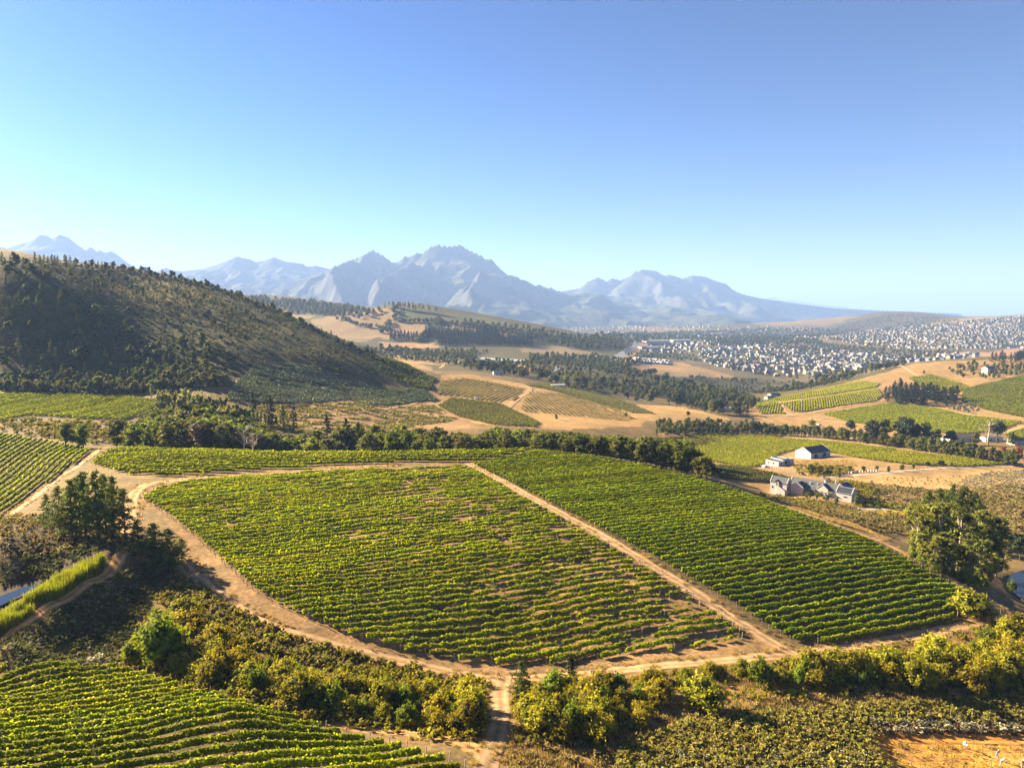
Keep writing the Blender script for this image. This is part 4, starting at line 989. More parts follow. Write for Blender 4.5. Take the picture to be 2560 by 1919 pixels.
# ochre fields
far_rows('1090,985 1105,950 1160,945 1240,958 1310,972 1290,1000 1240,1005 1150,990', 78, 4.2, 2.6, .42, 1.1, .5, 'ochre field ruled with rows of young vines', 540, mat='vine_olive', gap=.3)
far_rows('1310,1000 1325,980 1420,985 1500,1005 1590,1045 1560,1052 1400,1036 1300,1028', 100, 3.8, 3.0, .42, 1.1, .5, 'pale field of thin vine rows beyond the tree belt', 480, mat='vine_olive', gap=.33)
far_rows('1095,1015 1130,995 1250,1010 1350,1058 1340,1068 1230,1062 1140,1040', 52, 3.6, 6, .46, 1.6, .6, 'block of curving green vine rows above the tree belt', 400, mat='vine_olive')
far_rows('1310,962 1390,955 1480,978 1560,1003 1635,1034 1580,1032 1480,1003 1390,978', 100, 3.0, 5, .5, 1.3, .6, 'olive vineyard strip along the field crest', 560, mat='vine_olive')
# planted terraces on the slope of the wooded hill
far_rows('560,1000 600,950 650,905 780,915 880,950 960,978 870,1000 760,1010 650,1008', 8, 4.4, 5, .6, 1.8, .9, 'low grey-green shrubs planted along the terraces', 420, mat='olive', gap=.43, gapscale=12, low=.1, name='terrace_shrubbery', cat='shrubs')
far_rows('560,1060 620,1015 800,1012 960,1000 1080,1010 1150,1050 1000,1072 800,1085 660,1085', 8, 4.6, 4, .5, 1.3, .8, 'sparse dry shrubs in lines on the brown slope', 380, mat='scrub', gap=.47, gapscale=10, low=.05, name='terrace_shrubbery', cat='shrubs')
far_rows('860,995 960,975 1060,975 1095,1000 1000,1010 920,1015', 60, 4.0, 3.2, .55, 1.5, .7, 'grey-green orchard rows at the end of the wooded hill', 430, mat='olive', gap=.3, low=.1, name='orchard_rows', cat='orchard')
far_rows('920,885 1000,905 1085,945 1080,975 1040,970 960,925', 60, 4.2, 2.4, .7, 1.8, .8, 'dark orchard rows on the sunlit shoulder of the hill', 560, mat='hill', gap=.36, low=.1, name='orchard_rows', cat='orchard')

# ------------------------------------------------------------------ single trees and bushes
def run_of(key, s, n, hlo, hhi, name, cat, template, group, zmin=0.0, jit=1.0, wide=1.0, rg=None):
    """plants spaced along a line of the view"""
    rg = rg or np.random.default_rng(n + len(s)); p = np.array(pix(s)); xy = hit(p[:, 0], p[:, 1], zmin)
    d = np.concatenate([[0], np.cumsum(np.hypot(*np.diff(xy, axis=0).T))]); t = np.linspace(0, d[-1], n)
    X = np.interp(t, d, xy[:, 0]) + rg.normal(0, jit, n); Y = np.interp(t, d, xy[:, 1]) + rg.normal(0, jit, n)
    o = []
    for k in range(n):
        kk = key if isinstance(key, str) else key[rg.integers(0, len(key))]
        o.append(plant(kk, X[k], Y[k], hlo + (hhi - hlo) * rg.random(), name, cat, None, group, wide=wide * (.85 + .3 * rg.random())))
    ordered(o, template); return o
def mass_of(key, s, n, mind, hlo, hhi, name, cat, label, group, zmin=0.0, wide=1.0, seed=0, order=True):
    rg = np.random.default_rng(seed + n); pts_ = scatter(gpoly(s, zmin), n, mind, rg); o = []
    for x, y in pts_:
        kk = key if isinstance(key, str) else key[rg.integers(0, len(key))]
        o.append(plant(kk, x, y, hlo + (hhi - hlo) * rg.random() ** 1.3, name, cat, label if not order else None, group, wide=wide * (.85 + .35 * rg.random())))
    if order: ordered(o, label)
    return o

# bushes of the ravine below the main vineyard
BA = mass_of(['bush', 'bush', 'bush', 'bush_green'], '455,1560 560,1622 700,1690 800,1712 900,1728 1000,1745 1100,1760 1190,1775 1192,1815 1150,1832 1040,1822 900,1800 760,1775 620,1735 480,1700 350,1662 380,1610', 78, 2.5, 2.6, 5.4, 'bush', 'bush',
    '{} yellow-green bush from the left in the ravine left of the crossing track', 'bushes in the ravine left of the crossing track', order=True, seed=3)
BB = mass_of(['bush', 'bush', 'bush', 'bush', 'bush_green'], '1318,1765 1400,1752 1520,1748 1640,1725 1650,1760 1640,1800 1560,1830 1440,1850 1340,1850 1318,1825', 40, 2.5, 2.6, 5.0, 'bush', 'bush',
    '{} rounded bush from the left between the crossing track and the bare bank', 'bushes right of the crossing track', order=True, seed=4)
BC = mass_of(['bush', 'bush', 'bush', 'bush', 'bush_green'], '1880,1712 2000,1700 2110,1682 2230,1660 2330,1655 2420,1640 2500,1612 2560,1590 2640,1580 2640,1690 2560,1712 2400,1728 2250,1722 2080,1718 1960,1722 1900,1728', 88, 2.6, 2.8, 5.8, 'bush', 'bush',
    '{} golden-green bush from the left below the right-hand vineyard', 'bushes below the right-hand vineyard', order=True, seed=5)
BD = run_of('bush', '1660,1708 1740,1700 1800,1690 1850,1680', 7, 2.2, 3.4, 'bush', 'bush', '{} small bush from the left along the bare bank under the vineyard', 'small bushes along the bare bank', jit=1.2)
for px_, b_, t_, key_, lab_, nm_, ct_ in (
    (405, 1668, 1528, 'bush_green', 'tall bright-green tree at the left end of the ravine bushes', 'ravine_tree', 'tree'),
    (335, 1662, 1597, 'bush_green', 'rounded bright-green bush leaning out over the lower track corner', 'bush', 'bush'),
    (1305, 1752, 1652, 'pine', 'young pine with bright lower branches at the track crossing', 'pine_tree', 'tree'),
    (1425, 1742, 1640, 'dark_fir', 'small dark cypress beside the track crossing', 'cypress_tree', 'tree'),
    (1385, 1745, 1672, 'bush_green', 'round dark-green bush between the young pine and the cypress', 'bush', 'bush'),
    (1760, 1772, 1690, 'bush', 'lone round bush on the bare slope under the vineyard', 'bush', 'bush'),
    (2415, 1540, 1470, 'bush', 'golden bush on the roadside corner beside the right pond', 'bush', 'bush'),
    (2450, 1545, 1490, 'bush', 'golden bush nearest the pond shore at the road corner', 'bush', 'bush'),
    (470, 1560, 1490, 'bush', 'olive bush on the bank above the ravine trees', 'bush', 'bush'),
    (545, 1640, 1570, 'bush', 'pale olive bush spreading beside the bright-green tree', 'bush', 'bush'),
    (250, 1665, 1630, 'scrub_grey', 'small silver-grey shrub beside the lower left vineyard', 'shrub', 'bush')):
    x, y, h_ = base_top(px_, b_, t_)
    plant(key_, x, y, h_, nm_, ct_, lab_, wide=1.25 if ct_ == 'bush' else 1.0)
# pines by the dam
PG = []
for px_, b_, t_ in ((120, 1322, 1235), (150, 1335, 1215), (180, 1350, 1200), (215, 1345, 1180), (250, 1352, 1178), (285, 1345, 1192), (312, 1338, 1222), (200, 1315, 1190), (265, 1320, 1185)):
    x, y, h_ = base_top(px_, b_, t_); PG.append(plant('pine', x, y, h_, 'pine_tree', 'tree', None, 'pine trees beside the pale turning area', wide=.85))
ordered(PG, '{} dark pine from the left in the clump beside the turning area')
PG = []
for px_, b_, t_ in ((345, 1385, 1300), (385, 1425, 1308), (425, 1432, 1322), (455, 1400, 1345)):
    x, y, h_ = base_top(px_, b_, t_); PG.append(plant('pine', x, y, h_, 'pine_tree', 'tree', None, 'pine trees at the left corner of the patchy vineyard', wide=1.2))
ordered(PG, '{} green pine from the left at the corner of the patchy vineyard')
# wooded ravine under the hill
for px_, Z_, t_, key_, lab_ in (
    (160, 300, 1052, 'broad', 'dark bushy tree at the head of the steep left vineyard'), (205, 303, 1057, 'broad_green', 'paler rounded tree beside the dark one at the track end'),
    (288, 312, 1050, 'broad', 'broad dark tree behind the start of the crest vines'), (330, 305, 1058, 'broad_green', 'slim green tree right of the broad dark tree'),
    (418, 300, 1056, 'broad', 'round isolated olive tree in front of the dark wood'), (500, 305, 1056, 'broad_brown', 'brown-leaved spreading tree in front of the dark wood'),
    (555, 306, 1060, 'broad', 'wide dark tree right of the brown-leaved one'), (608, 302, 1068, 'bare', 'thin pale leafless tree beside the dark wood'), (632, 302, 1078, 'bare', 'small bleached dead tree at the wood edge')):
    x, y, h_ = by_top(px_, Z_, t_); plant(key_, x, y, h_, 'dead_tree' if key_ == 'bare' else 'ravine_tree', 'tree', lab_, wide=1.15)
FW = []
rgx = np.random.default_rng(77)
for k in range(210):
    px_ = 340 + 440 * rgx.random(); Z_ = 312 + 75 * rgx.random()
    top = np.interp(px_, [350, 430, 540, 640, 700, 770], [1040, 1012, 1010, 1045, 1072, 1088]) + (390 - Z_) * .42 + rgx.normal(0, 6)
    x, y, h_ = by_top(px_, Z_, top)
    if h_ > 3: FW.append(plant(['broad', 'broad', 'hedge_tree', 'broad_green'][rgx.integers(0, 4)], x, y, min(h_, 17), 'ravine_tree', 'tree', 'dark leafy tree packed into the shaded wood under the hill', 'trees of the shaded wood under the hill', wide=1.35))
ordered(FW, '{} leafy tree from the left in the shaded wood under the hill')
YE = []
for k, px_ in enumerate(np.linspace(395, 720, 34)):
    Z_ = 388 + rgx.normal(0, 5); top = np.interp(px_, [390, 420, 470, 520, 600, 660, 720], [985, 975, 968, 985, 1012, 1030, 1052]) + rgx.normal(0, 5)
    x, y, h_ = by_top(px_, Z_, top); YE.append(plant('young_euc', x, y, max(5, min(h_, 20)), 'eucalyptus_tree', 'tree', None, 'pale young eucalyptus along the wood'))
ordered(YE, '{} pale feathery eucalyptus from the left along the top of the wood')
HB = run_of(['hedge_tree', 'young_euc', 'broad'], '0,978 60,980 130,982 200,985', 16, 6, 9, 'hedge_tree', 'tree', '{} hedge tree from the left behind the upper left vineyard', 'hedge behind the upper left vineyard', zmin=440, jit=1.5)
for px_, b_, t_, key_, lab_ in ((245, 982, 938, 'broad', 'tall layered tree standing at the end of the upper vineyard hedge'), (300, 985, 955, 'young_euc', 'slim pale tree next to the tall layered tree'), (327, 985, 958, 'young_euc', 'second slim pale tree beside the vineyard hedge'),
    (380, 1000, 960, 'young_euc', 'bushy pale eucalyptus right of the slim pale trees'), (430, 1005, 955, 'dark_fir', 'dark pointed conifer above the pale eucalyptus row'), (225, 975, 925, 'dark_fir', 'dark conifer in the hill shade behind the vineyard hedge')):
    x, y, h_ = base_top(px_, b_, t_, 420); plant(key_, x, y, h_, 'eucalyptus_tree' if key_ == 'young_euc' else 'hillside_tree', 'tree', lab_, wide=1.1)
for px_, Z_, t_, lab_ in ((632, 395, 985, 'first dark conifer standing against the brown slope'), (675, 392, 990, 'slender dark conifer standing against the brown slope'), (707, 398, 1013, 'thin small conifer on the brown slope'), (733, 385, 1015, 'spreading dark pine at the foot of the brown slope'),
    (815, 350, 1036, 'thin conifer poking above the tree belt under the brown slope'), (865, 345, 1045, 'dark flat-topped pine above the tree belt'), (895, 345, 1055, 'pointed conifer right of the flat-topped pine')):
    x, y, h_ = by_top(px_, Z_, t_); plant('dark_fir', x, y, h_, 'conifer_tree', 'tree', lab_, wide=.8)
# tree belt behind the crest of the main vineyard
TB = []
for k in range(170):
    px_ = 690 + 1030 * (k + rgx.random()) / 170; Z_ = 300 + 62 * rgx.random()
    top = np.interp(px_, [690, 760, 860, 1000, 1100, 1200, 1340, 1500, 1620, 1720], [1085, 1078, 1068, 1062, 1072, 1066, 1064, 1070, 1060, 1068]) + (362 - Z_) * .55 + rgx.normal(0, 7)
    x, y, h_ = by_top(px_, Z_, top)
    if h_ > 2.5: TB.append(plant(['broad', 'broad', 'broad_green', 'hedge_tree', 'young_euc'][rgx.choice(5, p=[.4, .25, .15, .15, .05])], x, y, min(h_, 16), 'belt_tree', 'tree', 'rounded olive tree in the long belt behind the vineyard crest', 'trees of the long belt behind the crest', wide=1.35))
ordered(TB, '{} rounded olive tree from the left in the long belt behind the crest')
HT = []
for k, px_ in enumerate(np.linspace(1352, 1768, 34)):
    f = (px_ - 1352) / 416; cy_ = 1128 + 78 * f ** 1.35; x, y, z = P(px_, cy_ + 1, 200); top = np.interp(px_, [1350, 1420, 1500, 1600, 1680, 1720, 1768], [1112, 1096, 1092, 1100, 1110, 1118, 1150]) + rgx.normal(0, 6)
    Z_ = y + 7 + rgx.normal(0, 1.5); x, y, h_ = by_top(px_, Z_, top); HT.append(plant(['hedge_tree', 'broad', 'round_dark'][rgx.choice(3, p=[.5, .35, .15])], x, y, max(3.5, min(h_, 12)), 'hedge_tree', 'tree', None, 'dark hedge along the right-hand vineyard', wide=1.45))
ordered(HT, '{} dark tree from the left in the hedge along the right-hand vineyard')
x, y, h_ = by_top(1692, 262, 1100); plant('dark_fir', x, y, h_, 'pine_tree', 'tree', 'tallest dark pine rising from the vineyard hedge', wide=1.3)
# eucalyptus stand on the right
EU = []
for px_, b_, t_ in ((2290, 1400, 1262), (2318, 1415, 1290), (2345, 1425, 1254), (2368, 1436, 1330), (2392, 1432, 1272), (2412, 1442, 1350), (2438, 1420, 1285), (2462, 1432, 1275), (2448, 1452, 1345), (2490, 1440, 1320), (2335, 1428, 1345), (2510, 1425, 1365), (2425, 1462, 1390), (2470, 1458, 1385)):
    x, y, h_ = base_top(px_, b_, t_, 165); EU.append(plant('euc', x, y, h_, 'eucalyptus_tree', 'tree', None, 'eucalyptus stand beside the right pond', wide=1.15))
ordered(EU, '{} pale-trunked eucalyptus from the left in the stand by the pond')
DP = []
for px_, Z_, t_ in ((2322, 232, 1228), (2350, 236, 1222), (2382, 240, 1212), (2412, 240, 1214), (2438, 236, 1232), (2452, 232, 1248), (2365, 228, 1240), (2400, 228, 1235)):
    x, y, h_ = by_top(px_, Z_, t_); DP.append(plant('pine', x, y, h_, 'pine_tree', 'tree', None, 'dark pines behind the eucalyptus stand', wide=.8))
ordered(DP, '{} dark pine from the left behind the eucalyptus stand')
run_of('bush_green', '2288,1400 2310,1415 2335,1430 2370,1445 2420,1462 2460,1470', 16, 2.0, 4.0, 'bush', 'bush', '{} low green bush from the left under the eucalyptus stand', 'low bushes under the eucalyptus stand', zmin=165, jit=.8)
x, y, h_ = by_top(2555, 215, 1335); plant('round_dark', x, y, h_, 'shore_tree', 'tree', 'dark rounded tree behind the right pond', wide=.9)
x, y, h_ = base_top(2530, 1480, 1450, 165); plant('bush_green', x, y, h_, 'bush', 'bush', 'single upright shrub on the near shore of the right pond')
# windbreak and farm trees beyond the barn
run_of(['hedge_tree', 'broad', 'hedge_tree', 'young_euc'], '1870,1080 1960,1088 2040,1094 2130,1102 2230,1116 2330,1130 2430,1148 2560,1168', 105, 7, 11, 'windbreak_tree', 'tree', '{} windbreak tree from the left behind the bright barn vineyard', 'windbreak row behind the barn vineyards', zmin=380, jit=1.6, wide=1.45)
run_of(['hedge_tree', 'broad'], '1640,1090 1700,1078 1790,1072 1860,1080', 18, 5, 8, 'hedge_tree', 'tree', '{} tree from the left in the belt beside the brown shrubs', 'tree belt beside the brown shrubs', zmin=480, jit=2)
for px_, b_, t_, key_, lab_, wd in (
    (2125, 1082, 1050, 'round_dark', 'round dark tree by the sandy track below the green hill', 1), (2030, 1068, 1048, 'broad_green', 'pale yellow-green bush by the sandy track', 1.5), (2008, 1078, 1060, 'broad', 'small rounded tree left of the sandy track bend', 1),
    (2180, 1108, 1050, 'round_dark', 'large dark dome-shaped tree behind the windbreak', 1.1), (2205, 1110, 1048, 'broad', 'large leafy tree right of the dark dome-shaped one', 1.1), (2265, 1112, 1045, 'round_dark', 'dark spreading tree in front of the wide vineyard', 1.1), (2290, 1112, 1062, 'round_dark', 'second dark spreading tree in front of the wide vineyard', 1.2),
    (2312, 1112, 1052, 'broad_green', 'bright green tree rising behind the windbreak', 1), (2340, 1115, 1072, 'broad', 'dark tree left of the farm sheds', 1), (2375, 1112, 1075, 'round_dark', 'small round tree beside the farm sheds', 1), (2440, 1112, 1078, 'broad', 'dark tree beside the tall umbrella tree', 1),
    (2492, 1108, 1052, 'stone_pine', 'tall leaning umbrella pine with dark crown beside the vineyards', 1), (2470, 1112, 1055, 'bare', 'tall pale dead tree beside the umbrella pine', 1.4), (2530, 1115, 1080, 'broad', 'bushy tree right of the umbrella pine', 1), (2545, 1150, 1112, 'broad_red', 'rusty red tree at the right end of the windbreak', 1.2), (2508, 1140, 1115, 'broad_red', 'second rusty red tree in the windbreak', 1.2),
    (1720, 1040, 1027, 'broad', 'lone small tree in the pale ochre field', 1.2), (1390, 1048, 1035, 'broad_green', 'lone small tree in the ochre field above the tree belt', 1.2), (1565, 1043, 1030, 'broad', 'small round tree at the end of the young vine field', 1.1), (2310, 935, 925, 'broad', 'lone bush on the bare hill top', 1.2)):
    x, y, h_ = base_top(px_, b_, t_, 360); plant(key_, x, y, h_, 'dead_tree' if key_ == 'bare' else 'farm_tree', 'tree', lab_, wide=wd)
# pine clump on the green hill
mass_of('dark_fir', '2212,1002 2222,985 2260,975 2310,985 2360,995 2395,1003 2400,1012 2340,1018 2270,1015 2225,1010', 62, 4.2, 11, 19, 'pine_tree', 'tree', '{} dark pine from the left in the clump on the green hill', 'pine clump on the green hill', zmin=640, wide=1.2, order=True)
mass_of('olive', '2355,1005 2410,1000 2455,1030 2420,1035 2370,1022', 60, 4.5, 3, 4, 'olive_tree', 'tree', '{} small olive tree from the left in the grove beside the pine clump', 'olive grove beside the pine clump', zmin=600)
# house on the hill: shrub wood
mass_of(['broad', 'hill_bush', 'broad_green'], '2365,925 2420,912 2500,912 2560,915 2560,940 2480,948 2400,945 2375,938', 75, 6, 5, 9, 'hilltop_tree', 'tree', '{} leafy tree from the left in the copse around the white hilltop house', 'copse around the hilltop house', zmin=880)
mass_of('dark_fir', '2458,912 2475,905 2560,895 2640,890 2640,905 2560,908 2480,915', 60, 6, 13, 19, 'pine_tree', 'tree', '{} dark pine from the left in the plantation behind the white hilltop house', 'pine plantation behind the hilltop house', zmin=1080)
# valley trees
mass_of(['broad', 'broad', 'hill_bush', 'round_dark', 'hedge_tree'], '1480,962 1560,940 1640,935 1740,955 1850,985 1905,1012 1900,1040 1830,1045 1740,1028 1640,1015 1560,1000 1500,985', 150, 7.5, 8, 15, 'valley_tree', 'tree', '{} dark rounded tree from the left in the wooded valley', 'trees of the wooded valley', zmin=640, seed=2)
mass_of(['dark_fir', 'hedge_tree'], '1650,985 1760,985 1870,1010 1890,1034 1800,1038 1720,1018 1660,1003', 120, 4.5, 9, 14, 'plantation_tree', 'tree', '{} slim dark tree from the left in the close plantation beside the green hill', 'close plantation beside the green hill', zmin=640, seed=3)
mass_of(['broad', 'hill_bush', 'round_dark', 'broad_green'], '1125,908 1220,912 1300,925 1390,945 1500,968 1520,985 1450,975 1360,955 1240,935 1150,922', 80, 8, 7, 13, 'valley_tree', 'tree', '{} dark tree from the left in the copse beyond the ochre fields', 'copse along the ochre fields', zmin=780, seed=4)
mass_of(['broad', 'hill_bush', 'round_dark'], '1900,975 2000,955 2100,935 2200,915 2260,905 2260,915 2160,945 2020,985 1920,1000', 70, 12, 9, 15, 'valley_tree', 'tree', '{} dark tree from the left along the belt before town', 'tree belt in front of town', zmin=1020, seed=5)
# wooded hill: crest, gully and slope trees one by one, the rest as scrub
HC = []
for k in range(120):
    px_ = 1000 * ((k + rgx.random()) / 120); f = np.interp(px_, [0, 150, 300, 420, 520, 600, 700, 800, 900, 1000], [652, 655, 665, 688, 710, 735, 775, 825, 870, 915])
    x, y, z = P(px_, f + 5 + 10 * rgx.random(), 560); HC.append(plant(['fir', 'fir', 'hill_bush', 'dark_fir'][rgx.integers(0, 4)] if px_ < 170 else ['hill_bush', 'hill_bush', 'fir'][rgx.integers(0, 3)], x, y, (4 + 6 * rgx.random()) * (1.25 if px_ < 180 else 1 if px_ < 760 else .8), 'hillside_tree', 'tree', None, 'trees on the crest of the wooded hill'))
ordered(HC, '{} small tree from the left along the crest of the wooded hill')
mass_of(['fir', 'hill_bush', 'fir'], '0,680 60,670 140,690 120,720 240,760 330,830 330,930 250,955 0,955', 60, 9, 7, 13, 'hillside_tree', 'tree', '{} dim tree from the left in the deep shade on the left of the hill', 'trees in the deep shade of the hill', zmin=500, seed=7)
mass_of(['hill_bush', 'hill_bush', 'fir'], '330,840 420,850 520,860 540,930 480,955 420,965 340,955 320,900', 45, 7, 6, 11, 'hillside_tree', 'tree', '{} sunlit tree from the left in the gully at the foot of the hill', 'trees of the sunlit gully', zmin=480, seed=8)
mass_of(['hill_bush', 'fir'], '150,680 320,685 480,730 640,800 700,860 620,900 540,850 420,800 320,780 200,730', 75, 9, 4, 8, 'hillside_tree', 'tree', '{} scattered small tree from the left on the open upper slope of the hill', 'scattered trees on the upper slope', zmin=560, seed=9)

# ------------------------------------------------------------------ scrub, grass and reeds
CROSSING = '1222,1688 1292,1688 1282,1740 1280,1800 1268,1900 1240,1990 1180,1990 1190,1900 1218,1800 1222,1740'
def fill(name, key, s, n, mind, hlo, hhi, label, cat='shrubs', zmin=0.0, wide=1.0, seed=0, gap=None, avoid=()):
    if name == 'ravine_scrub' or 'bank' in label: avoid = tuple(avoid) + (CROSSING,)
    rg = np.random.default_rng(seed + n + len(s)); p = scatter(gpoly(s, zmin), n, mind, rg)
    for a_ in avoid: p = p[~inside(gpoly(a_, zmin), p[:, 0], p[:, 1])]
    if gap: p = p[fbm(p[:, 0] / gap[0], p[:, 1] / gap[0], 3, seed) > gap[1]]
    stuff(name, key, p, hlo + (hhi - hlo) * rg.random(len(p)) ** 1.5, label, cat, wide, rg)
HILL = '0,655 300,668 420,690 520,712 600,738 700,778 800,828 900,873 1005,918 1060,945 1000,960 880,940 760,905 650,900 560,950 430,965 300,962 0,970'
fill('hillside_scrub', 'scrub_dark', HILL, 3600, 2.7, .9, 2.6, 'dark bushy scrub covering the wooded hill', zmin=500, wide=1.5)
fill('hillside_scrub', 'hill_bush', HILL, 420, 7, 2.2, 5, 'taller bushes dotted through the hillside scrub', zmin=500, seed=5)
fill('hillside_scrub', 'scrub', '150,675 330,672 480,715 640,790 700,850 560,830 420,790 300,760 200,730', 900, 3, 1, 2, 'tawny scrub on the open upper slope', zmin=600, wide=1.5)
fill('valley_shrubs', 'hill_bush', '600,840 800,850 950,880 1100,905 1250,905 1400,910 1500,900 1600,930 1500,960 1300,930 1130,905 980,890 800,870', 420, 9, 3, 9, 'mixed bushes and trees across the valley floor', zmin=850)
fill('ravine_scrub', 'scrub_green', '400,1480 500,1470 700,1590 900,1645 1240,1710 1240,1850 1100,1850 700,1790 450,1720 300,1665 340,1600', 900, .9, .7, 1.7, 'low dense scrub between the ravine bushes', wide=1.4)
fill('ravine_scrub', 'scrub', '420,1440 500,1460 620,1545 760,1600 900,1640 1000,1665 900,1690 700,1640 560,1590 450,1520', 620, .8, .6, 1.4, 'dry brown scrub below the vineyard road', wide=1.3, seed=2)
fill('ravine_scrub', 'scrub_green', '1270,1710 1500,1700 1900,1665 2300,1605 2560,1545 2560,1735 2200,1740 1900,1760 1640,1740 1500,1850 1290,1870', 420, 1.0, .7, 1.6, 'low scrub under the golden-green bushes', wide=1.4, seed=3)
fill('dam_scrub', 'scrub_dark', '0,1610 140,1535 330,1410 400,1450 340,1580 310,1660 180,1662 0,1668', 700, .8, .5, 1.2, 'dark low shrubs on the shaded dam bank', wide=1.2)
fill('dam_scrub', 'scrub_grey', '0,1610 140,1535 330,1410 360,1450 300,1560 300,1655 180,1660 0,1665', 160, 1.2, .4, .9, 'silver shrubs scattered on the dam bank', wide=1.2, seed=8)
fill('dam_scrub', 'scrub', '0,1295 120,1290 330,1345 300,1380 200,1385 60,1400 0,1440', 300, 1.0, .6, 1.8, 'tawny bushes around the pond', wide=1.3, seed=9)
fill('dam_scrub', 'scrub_green', '0,1050 180,1052 330,1060 360,1100 240,1112 120,1095 0,1082', 260, 1.6, 1.2, 3.2, 'rounded scrub between the two left vineyards', zmin=280, wide=1.3, seed=10)
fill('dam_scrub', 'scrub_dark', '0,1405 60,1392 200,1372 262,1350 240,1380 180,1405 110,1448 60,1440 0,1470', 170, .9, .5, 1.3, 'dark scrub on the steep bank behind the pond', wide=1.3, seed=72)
fill('reeds', 'reed', '-40,1590 0,1560 60,1518 120,1478 170,1450 225,1408 252,1402 262,1415 180,1470 100,1525 30,1570 -40,1610', 420, .45, 1.8, 3.0, 'tall yellow-green reeds along the pond edge', 'reeds', gap=(5, .40))
fill('hillside_scrub', 'hill_bush', '0,948 200,945 330,935 480,925 560,945 560,995 430,1000 340,990 200,982 0,980', 420, 4, 4, 9, 'shaded trees and bushes crowding the foot of the hill', 'trees', zmin=470, seed=6)
fill('shrubland', 'scrub_olive', '1560,1870 1700,1815 1850,1788 2050,1782 2170,1790 2180,1860 2230,1930 2260,2010 1500,2010', 1700, .75, .7, 1.3, 'rounded yellow-green shrubs across the lower slope', wide=1.5, seed=11)
fill('shrubland', 'scrub_grey', '1500,1960 1700,1890 1900,1880 2150,1890 2230,1960 2250,2010 1450,2010', 260, 1.0, .6, 1.1, 'pale dry shrubs at the bottom edge', wide=1.4, seed=71)
fill('shrubland', 'scrub', '1290,1870 1560,1800 1900,1755 2560,1735 2560,1800 2300,1800 2180,1850 2240,2010 1230,2010', 800, .8, .5, 1.1, 'dry ochre shrubs and tussocks in the foreground', wide=1.3, seed=12)
fill('shrubland', 'scrub_olive', '2050,1770 2560,1745 2700,1745 2700,1812 2560,1808 2200,1812', 760, .8, .7, 1.5, 'green shrub band above the orange track', wide=1.4, seed=13)
fill('shrubland', 'scrub_grey', '2170,1812 2560,1808 2700,1815 2700,1838 2400,1834 2200,1836', 180, .9, .6, 1.3, 'greyish dead-looking shrubs along the orange track', wide=1.5, seed=14)
fill('shrubland', 'scrub_brown', '2170,1815 2560,1812 2560,1836 2200,1836', 70, 1.0, .6, 1.2, 'brown withered shrubs along the orange track', wide=1.4, seed=15)
fill('dry_grass', 'dry_grass', '1270,1700 1500,1695 1900,1665 2300,1605 2500,1545 2520,1600 2560,1735 1900,1780 1640,1830 1450,1940 1240,1990', 1300, .6, .4, .8, 'tawny dry grass on the bare bank', 'grass', wide=1.3, seed=16)
fill('dry_grass', 'dry_grass', '1830,1222 1920,1250 2000,1268 2120,1305 2280,1375 2300,1398 2190,1345 2000,1276 1900,1240', 900, .7, .4, .8, 'reddish dry grass along the right vineyard road', 'grass', zmin=210, wide=1.4, seed=17)
vg_ = np.concatenate(VERGE); vg_ = vg_[fbm(vg_[:, 0] / 6, vg_[:, 1] / 6, 2, 5) > .36]; rv_ = np.random.default_rng(3)
stuff('verge_grass', 'dry_grass', vg_[::2], .22 + .35 * rv_.random(len(vg_[::2])), 'dry grass tufts along the verges and middles of the dirt roads', 'grass', 1.3, rv_)
stuff('verge_grass', 'scrub', vg_[1::5], .25 + .3 * rv_.random(len(vg_[1::5])), 'low weeds along the verges of the dirt roads', 'grass', 1.2, rv_)
fill('farm_scrub', 'scrub', '1990,1270 2100,1280 2260,1290 2330,1300 2300,1330 2200,1335 2120,1305 2040,1285', 430, 1.0, .8, 1.8, 'tawny bushes between the farmhouse and the vineyard road', zmin=215, wide=1.4, seed=18)
fill('farm_scrub', 'scrub', '2110,1205 2200,1212 2330,1225 2420,1222 2560,1212 2560,1340 2460,1340 2330,1290 2200,1255 2130,1235', 950, 1.3, .7, 2.0, 'sunlit fynbos shrubs on the slope beyond the farmhouse', zmin=245, wide=1.5, seed=19)
fill('farm_scrub', 'scrub_grey', '2380,1215 2430,1190 2500,1178 2640,1172 2640,1225 2560,1235 2450,1222', 700, 1.1, .7, 1.5, 'pale grey-green shrubs at the right edge', zmin=290, wide=1.6, seed=20)
fill('farm_scrub', 'scrub_green', '2060,1200 2140,1205 2200,1230 2160,1250 2100,1225', 160, 1.3, .8, 2.0, 'green garden shrubs behind the farmhouse', zmin=270, wide=1.3, seed=21)
fill('farm_scrub', 'scrub_brown', '1640,1112 1760,1098 1800,1105 1740,1118 1660,1125', 200, 1.5, 1.2, 2.5, 'brown shrubs beside the yellow vines', zmin=420, wide=1.4, seed=22)
fill('flowers', 'flower', '2150,1278 2250,1274 2330,1278 2310,1288 2200,1290', 130, .6, .4, .6, 'yellow flowering groundcover below the drive', 'flowers', zmin=220, wide=1.4)
